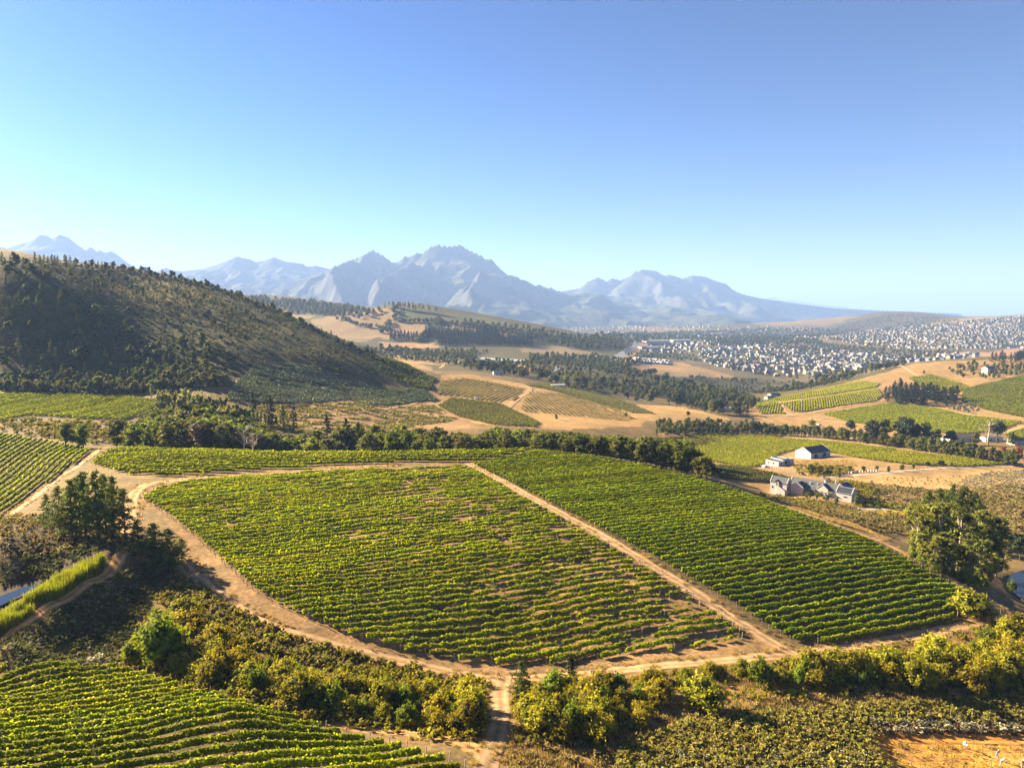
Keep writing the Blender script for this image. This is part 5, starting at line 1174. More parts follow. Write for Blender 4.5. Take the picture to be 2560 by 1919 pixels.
# ------------------------------------------------------------------ farm buildings
M_WALL = simple_material('white_plaster', (.42, .41, .39), .85, .1, .6)
M_COPE = simple_material('bright_white_coping', (.40, .385, .36), .8, .06, 1)
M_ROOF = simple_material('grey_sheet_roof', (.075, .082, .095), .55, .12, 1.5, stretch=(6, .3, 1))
M_ROOF_D = simple_material('charcoal_and_shaded_roof', (.04, .045, .065), .55, .15, 1.5, stretch=(6, .3, 1))  # dark barn and shed roofs; also paints shade on farmhouse slopes
M_GLASS = simple_material('dark_window_glass', (.02, .025, .035), .12, .1, 1, spec=.6)
M_WOOD = simple_material('grey_timber', (.16, .13, .10), .85, .2, 3)
M_SOLAR = simple_material('solar_cell', (.03, .035, .06), .15, .15, 2, spec=.7)
M_PAVE = simple_material('pale_paving', (.45, .41, .35), .9, .12, 2)
def frame_mb(O, ang):
    ca, sa = math.cos(ang), math.sin(ang)
    return O, ca, sa
def gable_block(root, u0, u1, v0, v1, eave, ridge, axis, wall_mat=M_WALL, roof_mat=M_ROOF, cope=True, base=-2.5, over=.25, roof_mats=None):
    """plastered block with a pitched roof in the root's frame (x = u, y = v)"""
    mb = MB()
    if axis == 'v':
        um = (u0 + u1) / 2; sec = [(u0, base), (u1, base), (u1, eave), (um, ridge), (u0, eave)]
        mb.prism([(a, v0, z) for a, z in sec], [(a, v1, z) for a, z in sec])
    else:
        vm = (v0 + v1) / 2; sec = [(v0, base), (v1, base), (v1, eave), (vm, ridge), (v0, eave)]
        mb.prism([(u1, a, z) for a, z in sec], [(u0, a, z) for a, z in sec])
    w = mb.build('wall', wall_mat, root)
    t = .14
    sl = []
    if axis == 'v':
        k = (ridge - eave) / (um - u0)
        for sgn, a in ((-1, u0), (1, u1)):
            e = a + sgn * over; ze = eave - over * k
            m2 = MB(); m2.prism([(e, v0 + .02, ze + .03), (um, v0 + .02, ridge + .03), (um, v1 - .02, ridge + .03), (e, v1 - .02, ze + .03)], [(e, v0 + .02, ze + t), (um, v0 + .02, ridge + t), (um, v1 - .02, ridge + t), (e, v1 - .02, ze + t)])
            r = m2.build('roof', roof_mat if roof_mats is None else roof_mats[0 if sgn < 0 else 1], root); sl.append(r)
        if cope:
            for vv in (v0, v1):
                m3 = MB()
                for sgn, a in ((-1, u0 - .1), (1, u1 + .1)):
                    m3.prism([(a, vv - .18, eave - .15), (um, vv - .18, ridge - .02), (um, vv + .18, ridge - .02), (a, vv + .18, eave - .15)], [(a, vv - .18, eave + .32), (um, vv - .18, ridge + .42), (um, vv + .18, ridge + .42), (a, vv + .18, eave + .32)])
                m3.build('gable_coping', M_COPE, root)
    else:
        k = (ridge - eave) / (vm - v0)
        for sgn, a in ((-1, v0), (1, v1)):
            e = a + sgn * over; ze = eave - over * k
            m2 = MB(); m2.prism([(u0 + .02, e, ze + .03), (u0 + .02, vm, ridge + .03), (u1 - .02, vm, ridge + .03), (u1 - .02, e, ze + .03)], [(u0 + .02, e, ze + t), (u0 + .02, vm, ridge + t), (u1 - .02, vm, ridge + t), (u1 - .02, e, ze + t)])
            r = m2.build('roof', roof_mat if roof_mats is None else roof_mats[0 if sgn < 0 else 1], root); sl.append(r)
        if cope:
            for uu in (u0, u1):
                m3 = MB()
                for sgn, a in ((-1, v0 - .1), (1, v1 + .1)):
                    m3.prism([(uu - .18, a, eave - .15), (uu - .18, vm, ridge - .02), (uu + .18, vm, ridge - .02), (uu + .18, a, eave - .15)], [(uu - .18, a, eave + .32), (uu - .18, vm, ridge + .42), (uu + .18, vm, ridge + .42), (uu + .18, a, eave + .32)])
                m3.build('gable_coping', M_COPE, root)
    return w, sl
def opening(root, face, c, a, z, w, h, mat=M_GLASS, name='window', trim=True):
    """a glazed or boarded opening set into a wall: face 'u' (normal -u) at u=c centred v=a, or 'v' (normal -v) at v=c centred u=a"""
    mb = MB()
    if face == 'u': mb.box(c - .03, c + .1, a - w / 2, a + w / 2, z, z + h)
    else: mb.box(a - w / 2, a + w / 2, c - .03, c + .1, z, z + h)
    o = mb.build(name, mat, root)
    if trim:
        m2 = MB(); q = .1
        for (d0, d1, z0, z1) in ((-w / 2 - q, w / 2 + q, z - q, z), (-w / 2 - q, w / 2 + q, z + h, z + h + q), (-w / 2 - q, -w / 2, z, z + h), (w / 2, w / 2 + q, z, z + h)):
            if face == 'u': m2.box(c - .07, c + .05, a + d0, a + d1, z0, z1)
            else: m2.box(a + d0, a + d1, c - .07, c + .05, z0, z1)
        m2.build('frame', M_COPE, o)
    return o
HZ0 = float(hgt(*P(2050, 1240, 260)[:2])) + .2
def on_plane(px, py, z): 
    u, t = ray(px, py); Y = (z - CAMZ) / float(t); return float(u) * Y, Y
hx, hy = on_plane(1966, 1230, HZ0)
ang = math.atan2(.69, .72)
farm = link('farmhouse', None, loc=(hx, hy, HZ0), rotz=ang, scale=.86)
tag(farm, 'white gabled farmhouse with grey roofs, dormer and solar panels', 'house')
gable_block(farm, 0, 5.4, 0, 9.0, 4.3, 6.9, 'v')                       # two-storey wing
gable_block(farm, 3.2, 9.0, -7.2, -.8, 3.0, 5.3, 'u', roof_mats=(M_ROOF_D, M_ROOF))  # cross wings: slope away from the sun gets the darker material as painted shade
gable_block(farm, 8.2, 14.8, -22.5, 2.2, 3.1, 6.0, 'v')
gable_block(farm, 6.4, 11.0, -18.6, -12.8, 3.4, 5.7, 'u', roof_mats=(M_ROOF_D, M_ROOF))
gable_block(farm, 6.6, 12.8, -30.2, -22.6, 3.3, 5.9, 'v')
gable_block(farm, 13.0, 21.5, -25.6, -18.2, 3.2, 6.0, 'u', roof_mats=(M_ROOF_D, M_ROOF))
mb = MB(); mb.prism([(5.0, -12.6, 2.35), (8.25, -12.6, 3.0), (8.25, -7.3, 3.0), (5.0, -7.3, 2.35)], [(5.0, -12.6, 2.47), (8.25, -12.6, 3.12), (8.25, -7.3, 3.12), (5.0, -7.3, 2.47)]); mb.build('porch_roof', M_ROOF, farm)
for q in (-12.4, -10.0, -7.5):
    mb = MB(); mb.box(5.05, 5.2, q - .07, q + .07, -2.5, 2.38); mb.build('porch_post', M_COPE, farm)
mb = MB(); mb.tube([(12.4, -15.2, 4.5), (12.4, -15.2, 7.0)], [1.05, 1.05], 16); rt = mb.build('roof_lantern', M_COPE, farm)
mb = MB(); mb.tube([(12.4, -15.2, 7.0), (12.4, -15.2, 7.35)], [1.15, .5], 16); mb.build('lantern_cap', M_ROOF, rt)
for (cu_, cv_, cz_) in ((13.2, -19.6, 7.4), (14.2, -19.2, 7.4), (9.4, -8.2, 5.6), (9.6, -12.0, 5.4)):
    mb = MB(); s_ = .32 if cz_ > 6 else .22
    mb.box(cu_ - s_, cu_ + s_, cv_ - s_, cv_ + s_, 3.5, cz_ - .18); c_ = mb.build('chimney', M_COPE, farm)
    mb = MB(); mb.box(cu_ - s_ - .08, cu_ + s_ + .08, cv_ - s_ - .08, cv_ + s_ + .08, cz_ - .18, cz_); mb.build('chimney_cap', M_COPE, c_)
# solar panels on the near wing's left slope
k_ = (5.9 - 3.3) / 3.1
pm = MB(); pm.box(-.52, .52, -.78, .78, .03, .07); PANEL = pm.mesh('solar_panel', M_SOLAR)
for i in range(2):
    for j in range(4):
        uu = 6.6 + .75 + i * 1.12; o = link('solar_panel', PANEL, farm, loc=(uu, -29.0 + j * 1.66, 3.3 + (uu - 6.6) * k_ + .16)); o.rotation_euler = (0, -math.atan(k_), 0)
# dormer and outside stair on the tall wing
mb = MB(); mb.prism([(-.5, 4.0, 2.6), (-.5, 6.4, 2.6), (-.5, 6.4, 4.6), (-.5, 5.2, 5.6), (-.5, 4.0, 4.6)], [(2.0, 4.0, 2.6), (2.0, 6.4, 2.6), (2.0, 6.4, 4.6), (2.0, 5.2, 5.6), (2.0, 4.0, 4.6)]); dm = mb.build('dormer', M_WALL, farm)
for sg in (-1, 1):
    mb = MB(); mb.prism([(-.75, 5.2 + sg * 1.4, 4.45), (-.75, 5.2, 5.62), (2.0, 5.2, 5.62), (2.0, 5.2 + sg * 1.4, 4.45)], [(-.75, 5.2 + sg * 1.4, 4.57), (-.75, 5.2, 5.74), (2.0, 5.2, 5.74), (2.0, 5.2 + sg * 1.4, 4.57)]); mb.build('roof', M_ROOF_D, dm)
mb = MB(); mb.box(-.54, -.48, 4.7, 5.6, 2.7, 4.4); mb.build('door', M_WOOD, dm)
for k in range(11):
    mb = MB(); mb.box(-1.5, -.05, .2 + k * .38, .2 + (k + 1) * .38 - .005, -2.5, .25 + k * .235); mb.build('step', M_PAVE, farm)
mb = MB(); mb.prism([(-1.72, .1, -2.5), (-1.5, .1, -2.5), (-1.5, 4.5, -2.5), (-1.72, 4.5, -2.5)], [(-1.72, .1, .9), (-1.5, .1, .9), (-1.5, 4.5, 3.5), (-1.72, 4.5, 3.5)]); mb.build('stair_wall', M_WALL, farm)
opening(farm, 'v', 0, 2.7, 3.6, .8, 1.2); opening(farm, 'v', 0, 1.6, .3, 1.6, 2.1, M_WOOD, 'garage_door'); opening(farm, 'u', 0, 7.6, 1.0, .9, 1.1)
opening(farm, 'v', -30.2, 9.7, 1.0, 1.2, 1.4); opening(farm, 'u', 6.6, -27.2, 1.2, 1.7, .7); opening(farm, 'u', 6.4, -15.7, .2, 1.0, 2.1, M_WOOD, 'door'); opening(farm, 'u', 6.4, -17.4, 1.2, .8, .8)
for q in (15.2, 17.4, 19.6): opening(farm, 'v', -25.6, q, .3, 1.2, 2.1)
opening(farm, 'v', -7.2, 5.2, 1.0, 1.2, 1.2); opening(farm, 'u', 8.2, -10.0, .2, 3.2, 2.2, M_GLASS, 'window')
mb = MB(); mb.box(5.6, 6.4, -20.6, -18.9, -2.5, -.0); mb.box(5.2, 6.6, -20.8, -18.7, 2.35, 2.5); mb.build('pergola', M_WOOD, farm)
for q in (22.8,):
    for r_ in (-25.0, -18.8):
        mb = MB(); mb.box(q, q + .15, r_, r_ + .15, -2.5, 2.7); mb.build('porch_post', M_WOOD, farm)
mb = MB(); mb.prism([(21.6, -25.4, 2.95), (23.1, -25.4, 2.65), (23.1, -18.4, 2.65), (21.6, -18.4, 2.95)], [(21.6, -25.4, 3.05), (23.1, -25.4, 2.75), (23.1, -18.4, 2.75), (21.6, -18.4, 3.05)]); mb.build('porch_roof', M_ROOF, farm)
# barn
bx_, by_, bz_ = P(2027, 1147, 350); bz_ += .1
barn = link('barn', None, loc=(bx_, by_, bz_), rotz=A(31)); tag(barn, 'long white barn with dark grey roof among bright vines', 'barn')
gable_block(barn, 0, 19.5, 0, 11.5, 3.2, 6.2, 'u', roof_mat=M_ROOF_D)
opening(barn, 'v', 0, 5.0, .0, 3.2, 2.5, M_GLASS, 'barn_door'); opening(barn, 'v', 0, 13.4, .0, 3.4, 2.6, M_GLASS, 'barn_door'); opening(barn, 'u', 0, 6.2, 4.2, .5, .9)
# flat-roofed cottage
cx_, cy_, cz_ = P(1946, 1166, 330); cz_ += .1
cot = link('cottage', None, loc=(cx_, cy_, cz_), rotz=A(32), scale=.85); tag(cot, 'low flat-roofed white cottage with dark roof panels and parked car', 'house')
def flat_block(root, u0, u1, v0, v1, h, par=.35):
    mb = MB(); mb.box(u0, u1, v0, v1, -2, h - .12); w_ = mb.build('wall', M_WALL, root)
    mb = MB(); mb.box(u0 + .2, u1 - .2, v0 + .2, v1 - .2, h - .12, h - .02); mb.build('roof', M_ROOF, root)
    for (a, b_, c_, d_) in ((u0, u1, v0, v0 + .25), (u0, u1, v1 - .25, v1), (u0, u0 + .25, v0 + .25, v1 - .25), (u1 - .25, u1, v0 + .25, v1 - .25)):
        mb = MB(); mb.box(a, b_, c_, d_, h - .12, h + par); mb.build('parapet', M_COPE, root)
flat_block(cot, 0, 6.5, 0, 10.5, 2.8); flat_block(cot, 6.5, 13.0, 2.2, 11.5, 3.4); flat_block(cot, 13.0, 17.5, 1.0, 6.5, 3.1)
for i in range(5):
    o = link('solar_panel', PANEL, cot, loc=(2.2, 1.6 + 1.75 * i, 3.0)); o.rotation_euler = (A(8), 0, 0)
for i in range(4):
    o = link('solar_panel', PANEL, cot, loc=(4.6, 2.0 + 1.9 * i, 3.0)); o.rotation_euler = (A(8), 0, 0)
opening(cot, 'v', 0, 3.2, .8, 1.6, 1.2); opening(cot, 'v', 2.2, 9.6, .0, 4.0, 2.3); opening(cot, 'u', 0, 4, .9, 1.4, 1.1); opening(cot, 'u', 0, 8, .1, .9, 2.0, M_WOOD, 'door')
# cars
def car(px, py, zmin, rot, col, label, z=None):
    x, y, zz = P(px, py, zmin); r = link('parked_car', None, loc=(x, y, zz), rotz=A(rot)); tag(r, label, 'car')
    mp = simple_material('car_paint', col, .3, .03, 1, spec=.6)
    mb = MB(); mb.prism([(-2.1, -.85, .3), (2.1, -.85, .3), (2.1, .85, .3), (-2.1, .85, .3)], [(-2.05, -.85, .85), (2.0, -.82, .8), (2.0, .82, .8), (-2.05, .85, .85)])
    mb.prism([(-1.7, -.82, .85), (1.0, -.82, .83), (1.0, .82, .83), (-1.7, .82, .85)], [(-1.35, -.68, 1.48), (.35, -.68, 1.5), (.35, .68, 1.5), (-1.35, .68, 1.48)]); mb.build('body', mp, r)
    mb = MB(); mb.prism([(-1.45, -.84, .95), (.78, -.84, .95), (.78, .84, .95), (-1.45, .84, .95)], [(-1.25, -.73, 1.38), (.4, -.73, 1.38), (.4, .73, 1.38), (-1.25, .73, 1.38)]); mb.build('window', M_GLASS, r)
    for a in (-1.3, 1.3):
        for b_ in (-.78, .78):
            mb = MB(); mb.tube([(a, b_ - .1, .32), (a, b_ + .1, .32)], .33, 12); mb.build('wheel', M_SOLAR, r)
    return r
car(1914, 1168, 330, 25, (.75, .75, .75), 'white car parked beside the flat-roofed cottage')
car(1192, 997, 540, 10, (.7, .7, .7), 'white pickup parked between the ochre vine fields')
car(2048, 1063, 480, 20, (.6, .62, .65), 'silver car on the sandy track below the green hill')
# white posts along the olive vineyard and blocks along the drive
mb = MB(); mb.box(-.14, .14, -.14, .14, -.5, 1.35); WP = mb.mesh('white_post', M_COPE)
pp_ = hit(np.array([1775, 1830, 1880, 1935, 1985, 2020]), np.array([1152, 1157, 1162, 1171, 1182, 1190]), 300)
dd_ = np.concatenate([[0], np.cumsum(np.hypot(*np.diff(pp_, axis=0).T))]); tt_ = np.linspace(0, dd_[-1], 34); wp = []
for t_ in tt_:
    x, y = np.interp(t_, dd_, pp_[:, 0]), np.interp(t_, dd_, pp_[:, 1]); wp.append(tag(link('fence_post', WP, loc=(x, y, float(hgt(x, y)))), None, 'post', 'white posts behind the olive vineyard block'))
ordered(wp, '{} short white post from the left behind the olive vineyard block')
mb = MB(); mb.box(-.45, .45, -.25, .25, -.5, 1.1); WB = mb.mesh('wall_block', M_COPE); wb = []
pp_ = hit(np.array([2108, 2150, 2192]), np.array([1184, 1182, 1178]), 300)
for t_ in np.linspace(0, 1, 13):
    x, y = pp_[0] + (pp_[2] - pp_[0]) * t_; wb.append(tag(link('gate_pillar', WB, loc=(x, y, float(hgt(x, y))), rotz=.4), None, 'pillar', 'white pillars along the driveway'))
ordered(wb, '{} white pillar from the left along the gravel driveway')
# garden trees
GT = []
for px_, b_, t_, key_, w_, lab_ in (
    (2019, 1248, 1229, 'garden', 1.5, 'left of two bright bushes in front of the farmhouse'), (2042, 1250, 1229, 'garden', 1.4, 'right of two bright bushes in front of the farmhouse'), (2066, 1256, 1234, 'garden', 1.4, 'bright bush at the porch of the small white gable'), (2092, 1262, 1242, 'garden', 1.4, 'bright bush under the solar-panel wing'),
    (2138, 1262, 1238, 'garden', .9, 'slender young tree at the right corner of the farmhouse'), (2030, 1185, 1160, 'broad', 1.4, 'spreading dark tree left of the garden behind the farmhouse'), (2050, 1183, 1162, 'broad', 1.5, 'dark garden tree between the barn and the farmhouse'), (2075, 1185, 1162, 'broad', 1.5, 'dark garden tree behind the round roof lantern'),
    (2096, 1198, 1165, 'young_euc', 1.3, 'tall pale tree right behind the farmhouse roof'), (2124, 1180, 1163, 'broad', 1.2, 'round tree above the driveway pillars'), (2158, 1180, 1164, 'broad', 1.2, 'small round tree at the driveway bend'), (2192, 1176, 1163, 'broad', 1.2, 'round-headed tree beside the driveway pillars'),
    (2221, 1180, 1164, 'broad_green', 1.1, 'slim bright tree beside the driveway'), (2255, 1176, 1160, 'broad', 1.4, 'wide-crowned tree beside the driveway under the vineyard'), (2283, 1172, 1160, 'broad', 1.1, 'small tree between the wide-crowned ones along the driveway'), (2318, 1168, 1154, 'round_dark', 1.1, 'dark small tree at the vineyard edge by the driveway'), (2352, 1168, 1150, 'round_dark', 1.1, 'darkest small tree at the vineyard edge by the driveway'), (2378, 1167, 1155, 'broad', 1.1, 'last small tree along the vineyard edge by the driveway'),
    (2195, 1268, 1245, 'garden', 1, 'upright yellow-green sapling on the lawn beyond the farmhouse'), (2195, 1277, 1258, 'garden', 1.2, 'squat sapling beside the lower drive'), (2228, 1274, 1255, 'garden', 1.1, 'second sapling beside the lower drive'), (2255, 1275, 1258, 'garden', 1.2, 'third sapling beside the lower drive'), (2284, 1275, 1252, 'broad_green', .8, 'taller green sapling beside the lower drive'),
    (2192, 1235, 1218, 'broad', 1.3, 'dark rounded bush on the slope behind the farmhouse')):
    x, y, h_ = base_top(px_, b_, t_, 240); plant(key_, x, y, max(1.5, h_), 'garden_tree', 'tree', lab_, wide=w_)
fill('farm_scrub', 'scrub_green', '2000,1245 2060,1255 2120,1265 2160,1268 2140,1275 2080,1270 2010,1255', 90, .9, .6, 1.2, 'low garden bushes along the farmhouse front', zmin=240, wide=1.2, seed=31)

# ------------------------------------------------------------------ small far buildings
def small_house(name, px, py, zmin, rot, L_, Wd, h, r_, label, wall=M_WALL, roof=M_ROOF, cat='house', wins=2, group=None):
    x, y, z = P(px, py, zmin); o = link(name, None, loc=(x, y, z), rotz=A(rot)); tag(o, label, cat, group)
    gable_block(o, -L_ / 2, L_ / 2, -Wd / 2, Wd / 2, h, r_, 'u', wall, roof, cope=False, base=-3, over=.4)
    for k in range(wins): opening(o, 'v', -Wd / 2, -L_ / 2 + L_ * (k + .7) / (wins + .4), .8, 1.2, 1.3, trim=False)
    return o
small_house('farm_shed', 2395, 1102, 440, 12, 22, 9, 3.2, 5.6, 'long brown-roofed farm shed behind the windbreak', roof=simple_material('brown_tile_roof', (.24, .18, .13), .9, .2, 2), cat='shed', wins=3)
small_house('farm_shed', 2478, 1102, 440, 8, 14, 6, 3.0, 3.6, 'low grey shed with white front beside the dead tree', cat='shed')
small_house('cottage', 2545, 1110, 440, 8, 12, 7, 3.2, 4.6, 'pale cottage at the right edge behind the windbreak')
small_house('farm_shed', 1935, 992, 700, 25, 16, 8, 3, 5, 'grey-roofed shed below the crest of the green hill', cat='shed', roof=M_ROOF_D)
small_house('farm_shed', 1922, 998, 700, 25, 10, 6, 3, 4.6, 'smaller grey-roofed shed beside the green hill', cat='shed', roof=M_ROOF_D)
small_house('hilltop_house', 2472, 932, 880, 20, 17, 9, 6.5, 9.5, 'white two-storey house in the copse on the hill', wins=4)
small_house('cottage', 1245, 940, 850, 15, 12, 7, 3.4, 5.6, 'pale-roofed cottage among trees beyond the ochre fields', roof=M_COPE)
small_house('cottage', 1395, 968, 800, 10, 16, 6, 3, 3.8, 'white shed roof glimpsed behind the field crest', roof=M_COPE, cat='shed')
small_house('farm_shed', 1820, 1027, 620, 5, 26, 7, 3.6, 5, 'long white wall of a shed beside the plantation', cat='shed', roof=M_COPE)
# shade tunnels
mb = MB()
for i in range(8):
    a0, a1 = math.pi * i / 8, math.pi * (i + 1) / 8
    mb.poly([(-2.2 * math.cos(a0), -16, 2.4 * math.sin(a0)), (-2.2 * math.cos(a1), -16, 2.4 * math.sin(a1)), (-2.2 * math.cos(a1), 16, 2.4 * math.sin(a1)), (-2.2 * math.cos(a0), 16, 2.4 * math.sin(a0))])
for yy in (-16, 16): mb.poly([(-2.2 * math.cos(math.pi * i / 8), yy, 2.4 * math.sin(math.pi * i / 8)) for i in range(9)])
TUN = mb.mesh('tunnel_cover', simple_material('white_tunnel_cover', (.75, .74, .70), .7, .08, .3)); tn = []
for k in range(19):
    px_ = 1203 + k * 5.8; x, y, z = P(px_, 898 + k * .35, 1050); tn.append(tag(link('shade_tunnel', TUN, loc=(x, y, z), rotz=-.12, scale=(.75, 1.2, 1.1)), None, 'tunnel', 'white growing tunnels in the valley'))
ordered(tn, '{} white growing tunnel from the left among the valley trees')

# ------------------------------------------------------------------ town
TW = [simple_material('town_wall_' + n_, c_, .85, .1, .2) for n_, c_ in (('white', (.33, .32, .30)), ('cream', (.27, .24, .19)), ('grey', (.19, .19, .19)))]
TR = [simple_material('town_roof_' + n_, c_, .8, .15, .2) for n_, c_ in (('grey', (.19, .20, .21)), ('dark', (.10, .10, .11)), ('tan', (.17, .125, .095)), ('white', (.24, .24, .25)))]
def house_mesh(k):
    rg = np.random.default_rng(k + 40); L_, Wd, h, r_ = 9 + 6 * rg.random(), 7 + 2.5 * rg.random(), 3 + (3 if rg.random() < .45 else 0), 0; r_ = h + 1.6 + 1.2 * rg.random()
    v = [(-L_/2, -Wd/2, -4), (L_/2, -Wd/2, -4), (L_/2, Wd/2, -4), (-L_/2, Wd/2, -4), (-L_/2, -Wd/2, h), (L_/2, -Wd/2, h), (L_/2, Wd/2, h), (-L_/2, Wd/2, h), (-L_/2, 0, r_), (L_/2, 0, r_),
         (-L_/2-.3, -Wd/2-.4, h-.15), (L_/2+.3, -Wd/2-.4, h-.15), (L_/2+.3, 0, r_+.12), (-L_/2-.3, 0, r_+.12), (L_/2+.3, Wd/2+.4, h-.15), (-L_/2-.3, Wd/2+.4, h-.15)]
    f = [(0, 1, 5, 4), (2, 3, 7, 6), (1, 2, 6, 9, 5), (3, 0, 4, 8, 7), (10, 11, 12, 13), (13, 12, 14, 15)]; mi = [0, 0, 0, 0, 1, 1]
    # windows and door, set proud of the front and back walls
    for sgn, yy in ((-1, -Wd/2 - .06), (1, Wd/2 + .06)):
        for q in range(3):
            xc = -L_/2 + L_ * (q + .8) / 3.6; b = len(v); z0, z1 = (.0, 2.1) if q == 1 else (.9, 2.1)
            v += [(xc - .7, yy, z0), (xc + .7, yy, z0), (xc + .7, yy, z1), (xc - .7, yy, z1)]; f.append((b, b + 1, b + 2, b + 3) if sgn < 0 else (b + 3, b + 2, b + 1, b)); mi.append(2)
    me = bpy.data.meshes.new('town_house'); me.from_pydata(v, [], f)
    me.materials.append(TW[k % 3 if k % 5 else 0]); me.materials.append(TR[(k * 7) % 4]); me.materials.append(M_GLASS)
    me.polygons.foreach_set('material_index', mi); me.update(); return me, np.array(v), f, mi
HM = [house_mesh(k) for k in range(12)]
rgt = np.random.default_rng(9)
def houses_in(s, n, mind, zmin, seed, rows=True, street=None):
    rg = np.random.default_rng(seed); poly = gpoly(s, zmin)
    if not rows: return scatter(poly, n, mind, rg), rg.random(n) * 3.14
    # streets: jittered grid turned to the valley
    a = street if street is not None else .35; ca, sa = math.cos(a), math.sin(a); q = np.stack([poly[:, 0] * ca + poly[:, 1] * sa, -poly[:, 0] * sa + poly[:, 1] * ca], 1)
    g = []
    lo, hi = q.min(0), q.max(0); yy = lo[1]; r = 0
    while yy < hi[1]:
        xx = lo[0]
        while xx < hi[0]:
            if rg.random() < .84: g.append((xx + rg.normal(0, 1.0), yy + rg.normal(0, 1.2)))
            xx += mind * (.8 + .4 * rg.random())
        r += 1; yy += mind * (1.25 if r % 2 else 1.9)
    g = np.array(g); w_ = np.stack([g[:, 0] * ca - g[:, 1] * sa, g[:, 0] * sa + g[:, 1] * ca], 1); m = inside(poly, w_[:, 0], w_[:, 1]); w_ = w_[m]
    k = rg.permutation(len(w_))[:n]; return w_[k], a + rg.normal(0, .08, len(k)) + (rg.random(len(k)) < .3) * 1.57
def town_stuff(name, pts_, rots, label, sc_=1.0, beige=False):
    V, Fq, Ft, off = [], [], [], 0; mats = TW + TR; midx = []; vv, ff = [], []; b = 0
    for k, ((x, y), a) in enumerate(zip(pts_, rots)):
        me, v, f, mi = HM[rgt.integers(0, 12)]; ca, sa = math.cos(a), math.sin(a); s_ = sc_ * (.65 + .45 * rgt.random())
        w_ = v[:16] * s_; w_ = np.stack([w_[:, 0] * ca - w_[:, 1] * sa + x, w_[:, 0] * sa + w_[:, 1] * ca + y, w_[:, 2] + float(hgt(x, y))], 1)
        vv.append(w_); wm, rm = rgt.choice([1, 1, 2, 0] if beige else [0, 0, 1, 2]), 3 + rgt.choice([2, 2, 1, 2, 0] if beige else [0, 0, 1, 2, 3])
        for p_, m_ in zip(f[:6], mi[:6]): ff.append(tuple(i + b for i in p_)); midx.append(rm if m_ else wm)
        b += 16
    me = bpy.data.meshes.new(name); me.from_pydata([tuple(q) for w_ in vv for q in w_], [], ff)
    for m_ in mats: me.materials.append(m_)
    me.polygons.foreach_set('material_index', midx); me.update(); return tag(link(name, me), label, 'houses', kind='stuff')
P1, R1_ = houses_in('1740,882 1830,872 1960,868 2080,878 2200,885 2300,898 2260,912 2140,925 2040,945 1930,942 1850,930 1780,912', 640, 15, 1250, 1)
dist = P1[:, 1]; near = np.argsort(dist)[:290]; th = []
for k in near:
    x, y = P1[k]; th.append(tag(link('town_house', HM[rgt.integers(0, 12)][0], loc=(x, y, float(hgt(x, y))), rotz=R1_[k], scale=.72 + .4 * rgt.random()), None, 'house', 'white houses of the near suburb'))
ordered(th, '{} pale pitched-roof house from the left in the near white suburb')
rest = np.setdiff1d(np.arange(len(P1)), near)
town_stuff('suburb_houses', P1[rest], R1_[rest], 'rows of pale houses at the back of the white suburb')
for s_, n_, md, zm_, sd_, lb_ in (('1600,872 1700,852 1830,855 1960,862 1800,875 1700,885 1620,885', 150, 22, 1500, 2, 'scattered pale houses and trees beside the highway'),
    ('2060,848 2200,820 2330,812 2480,798 2600,786 2600,870 2420,872 2260,872 2150,862', 1100, 20, 2300, 3, 'densely built white hillside suburb at the right'),
    ('1560,842 1700,835 1900,830 2080,838 2050,852 1850,850 1650,850', 260, 40, 2700, 4, 'distant pale town buildings below the mountains'),
    ('1330,822 1600,815 1900,815 2050,820 2000,832 1700,832 1400,832', 260, 70, 4000, 5, 'far specks of town on the valley floor'),
    ('2220,898 2330,884 2440,885 2450,892 2330,902 2260,912', 130, 15, 1500, 6, 'pale roofs beside the green sports ground')):
    p_, r_ = houses_in(s_, n_, md, zm_, sd_); town_stuff('distant_houses', p_, r_, lb_, 1.15 if sd_ in (4, 5) else 1.0, sd_ == 3)
for k, (px_, py_, L_, Wd) in enumerate(((1640, 858, 90, 30), (1700, 856, 70, 30), (1530, 836, 120, 40), (1580, 836, 90, 40), (1790, 838, 120, 45), (1620, 875, 60, 22))):
    x, y, z = P(px_, py_, 1500); mb = MB(); mb.box(-L_/2, L_/2, -Wd/2, Wd/2, -6, 9); o = mb.build('warehouse', TW[0], loc=(x, y, z), rotz=.3)
    mr = MB(); mr.prism([(-L_/2 - 1, -Wd/2 - 1, 9), (L_/2 + 1, -Wd/2 - 1, 9), (L_/2 + 1, Wd/2 + 1, 9), (-L_/2 - 1, Wd/2 + 1, 9)], [(-L_/2 - 1, -1, 12), (L_/2 + 1, -1, 12), (L_/2 + 1, 1, 12), (-L_/2 - 1, 1, 12)]); mr.build('roof', TR[3], o)
    tag(o, ['long white warehouse beside the highway', 'pale warehouse right of the highway', 'white factory roof at the foot of the central mountain', 'second white factory roof at the foot of the central mountain', 'bright warehouse beyond the wooded rise', 'low white shed near the highway bend'][k], 'warehouse')
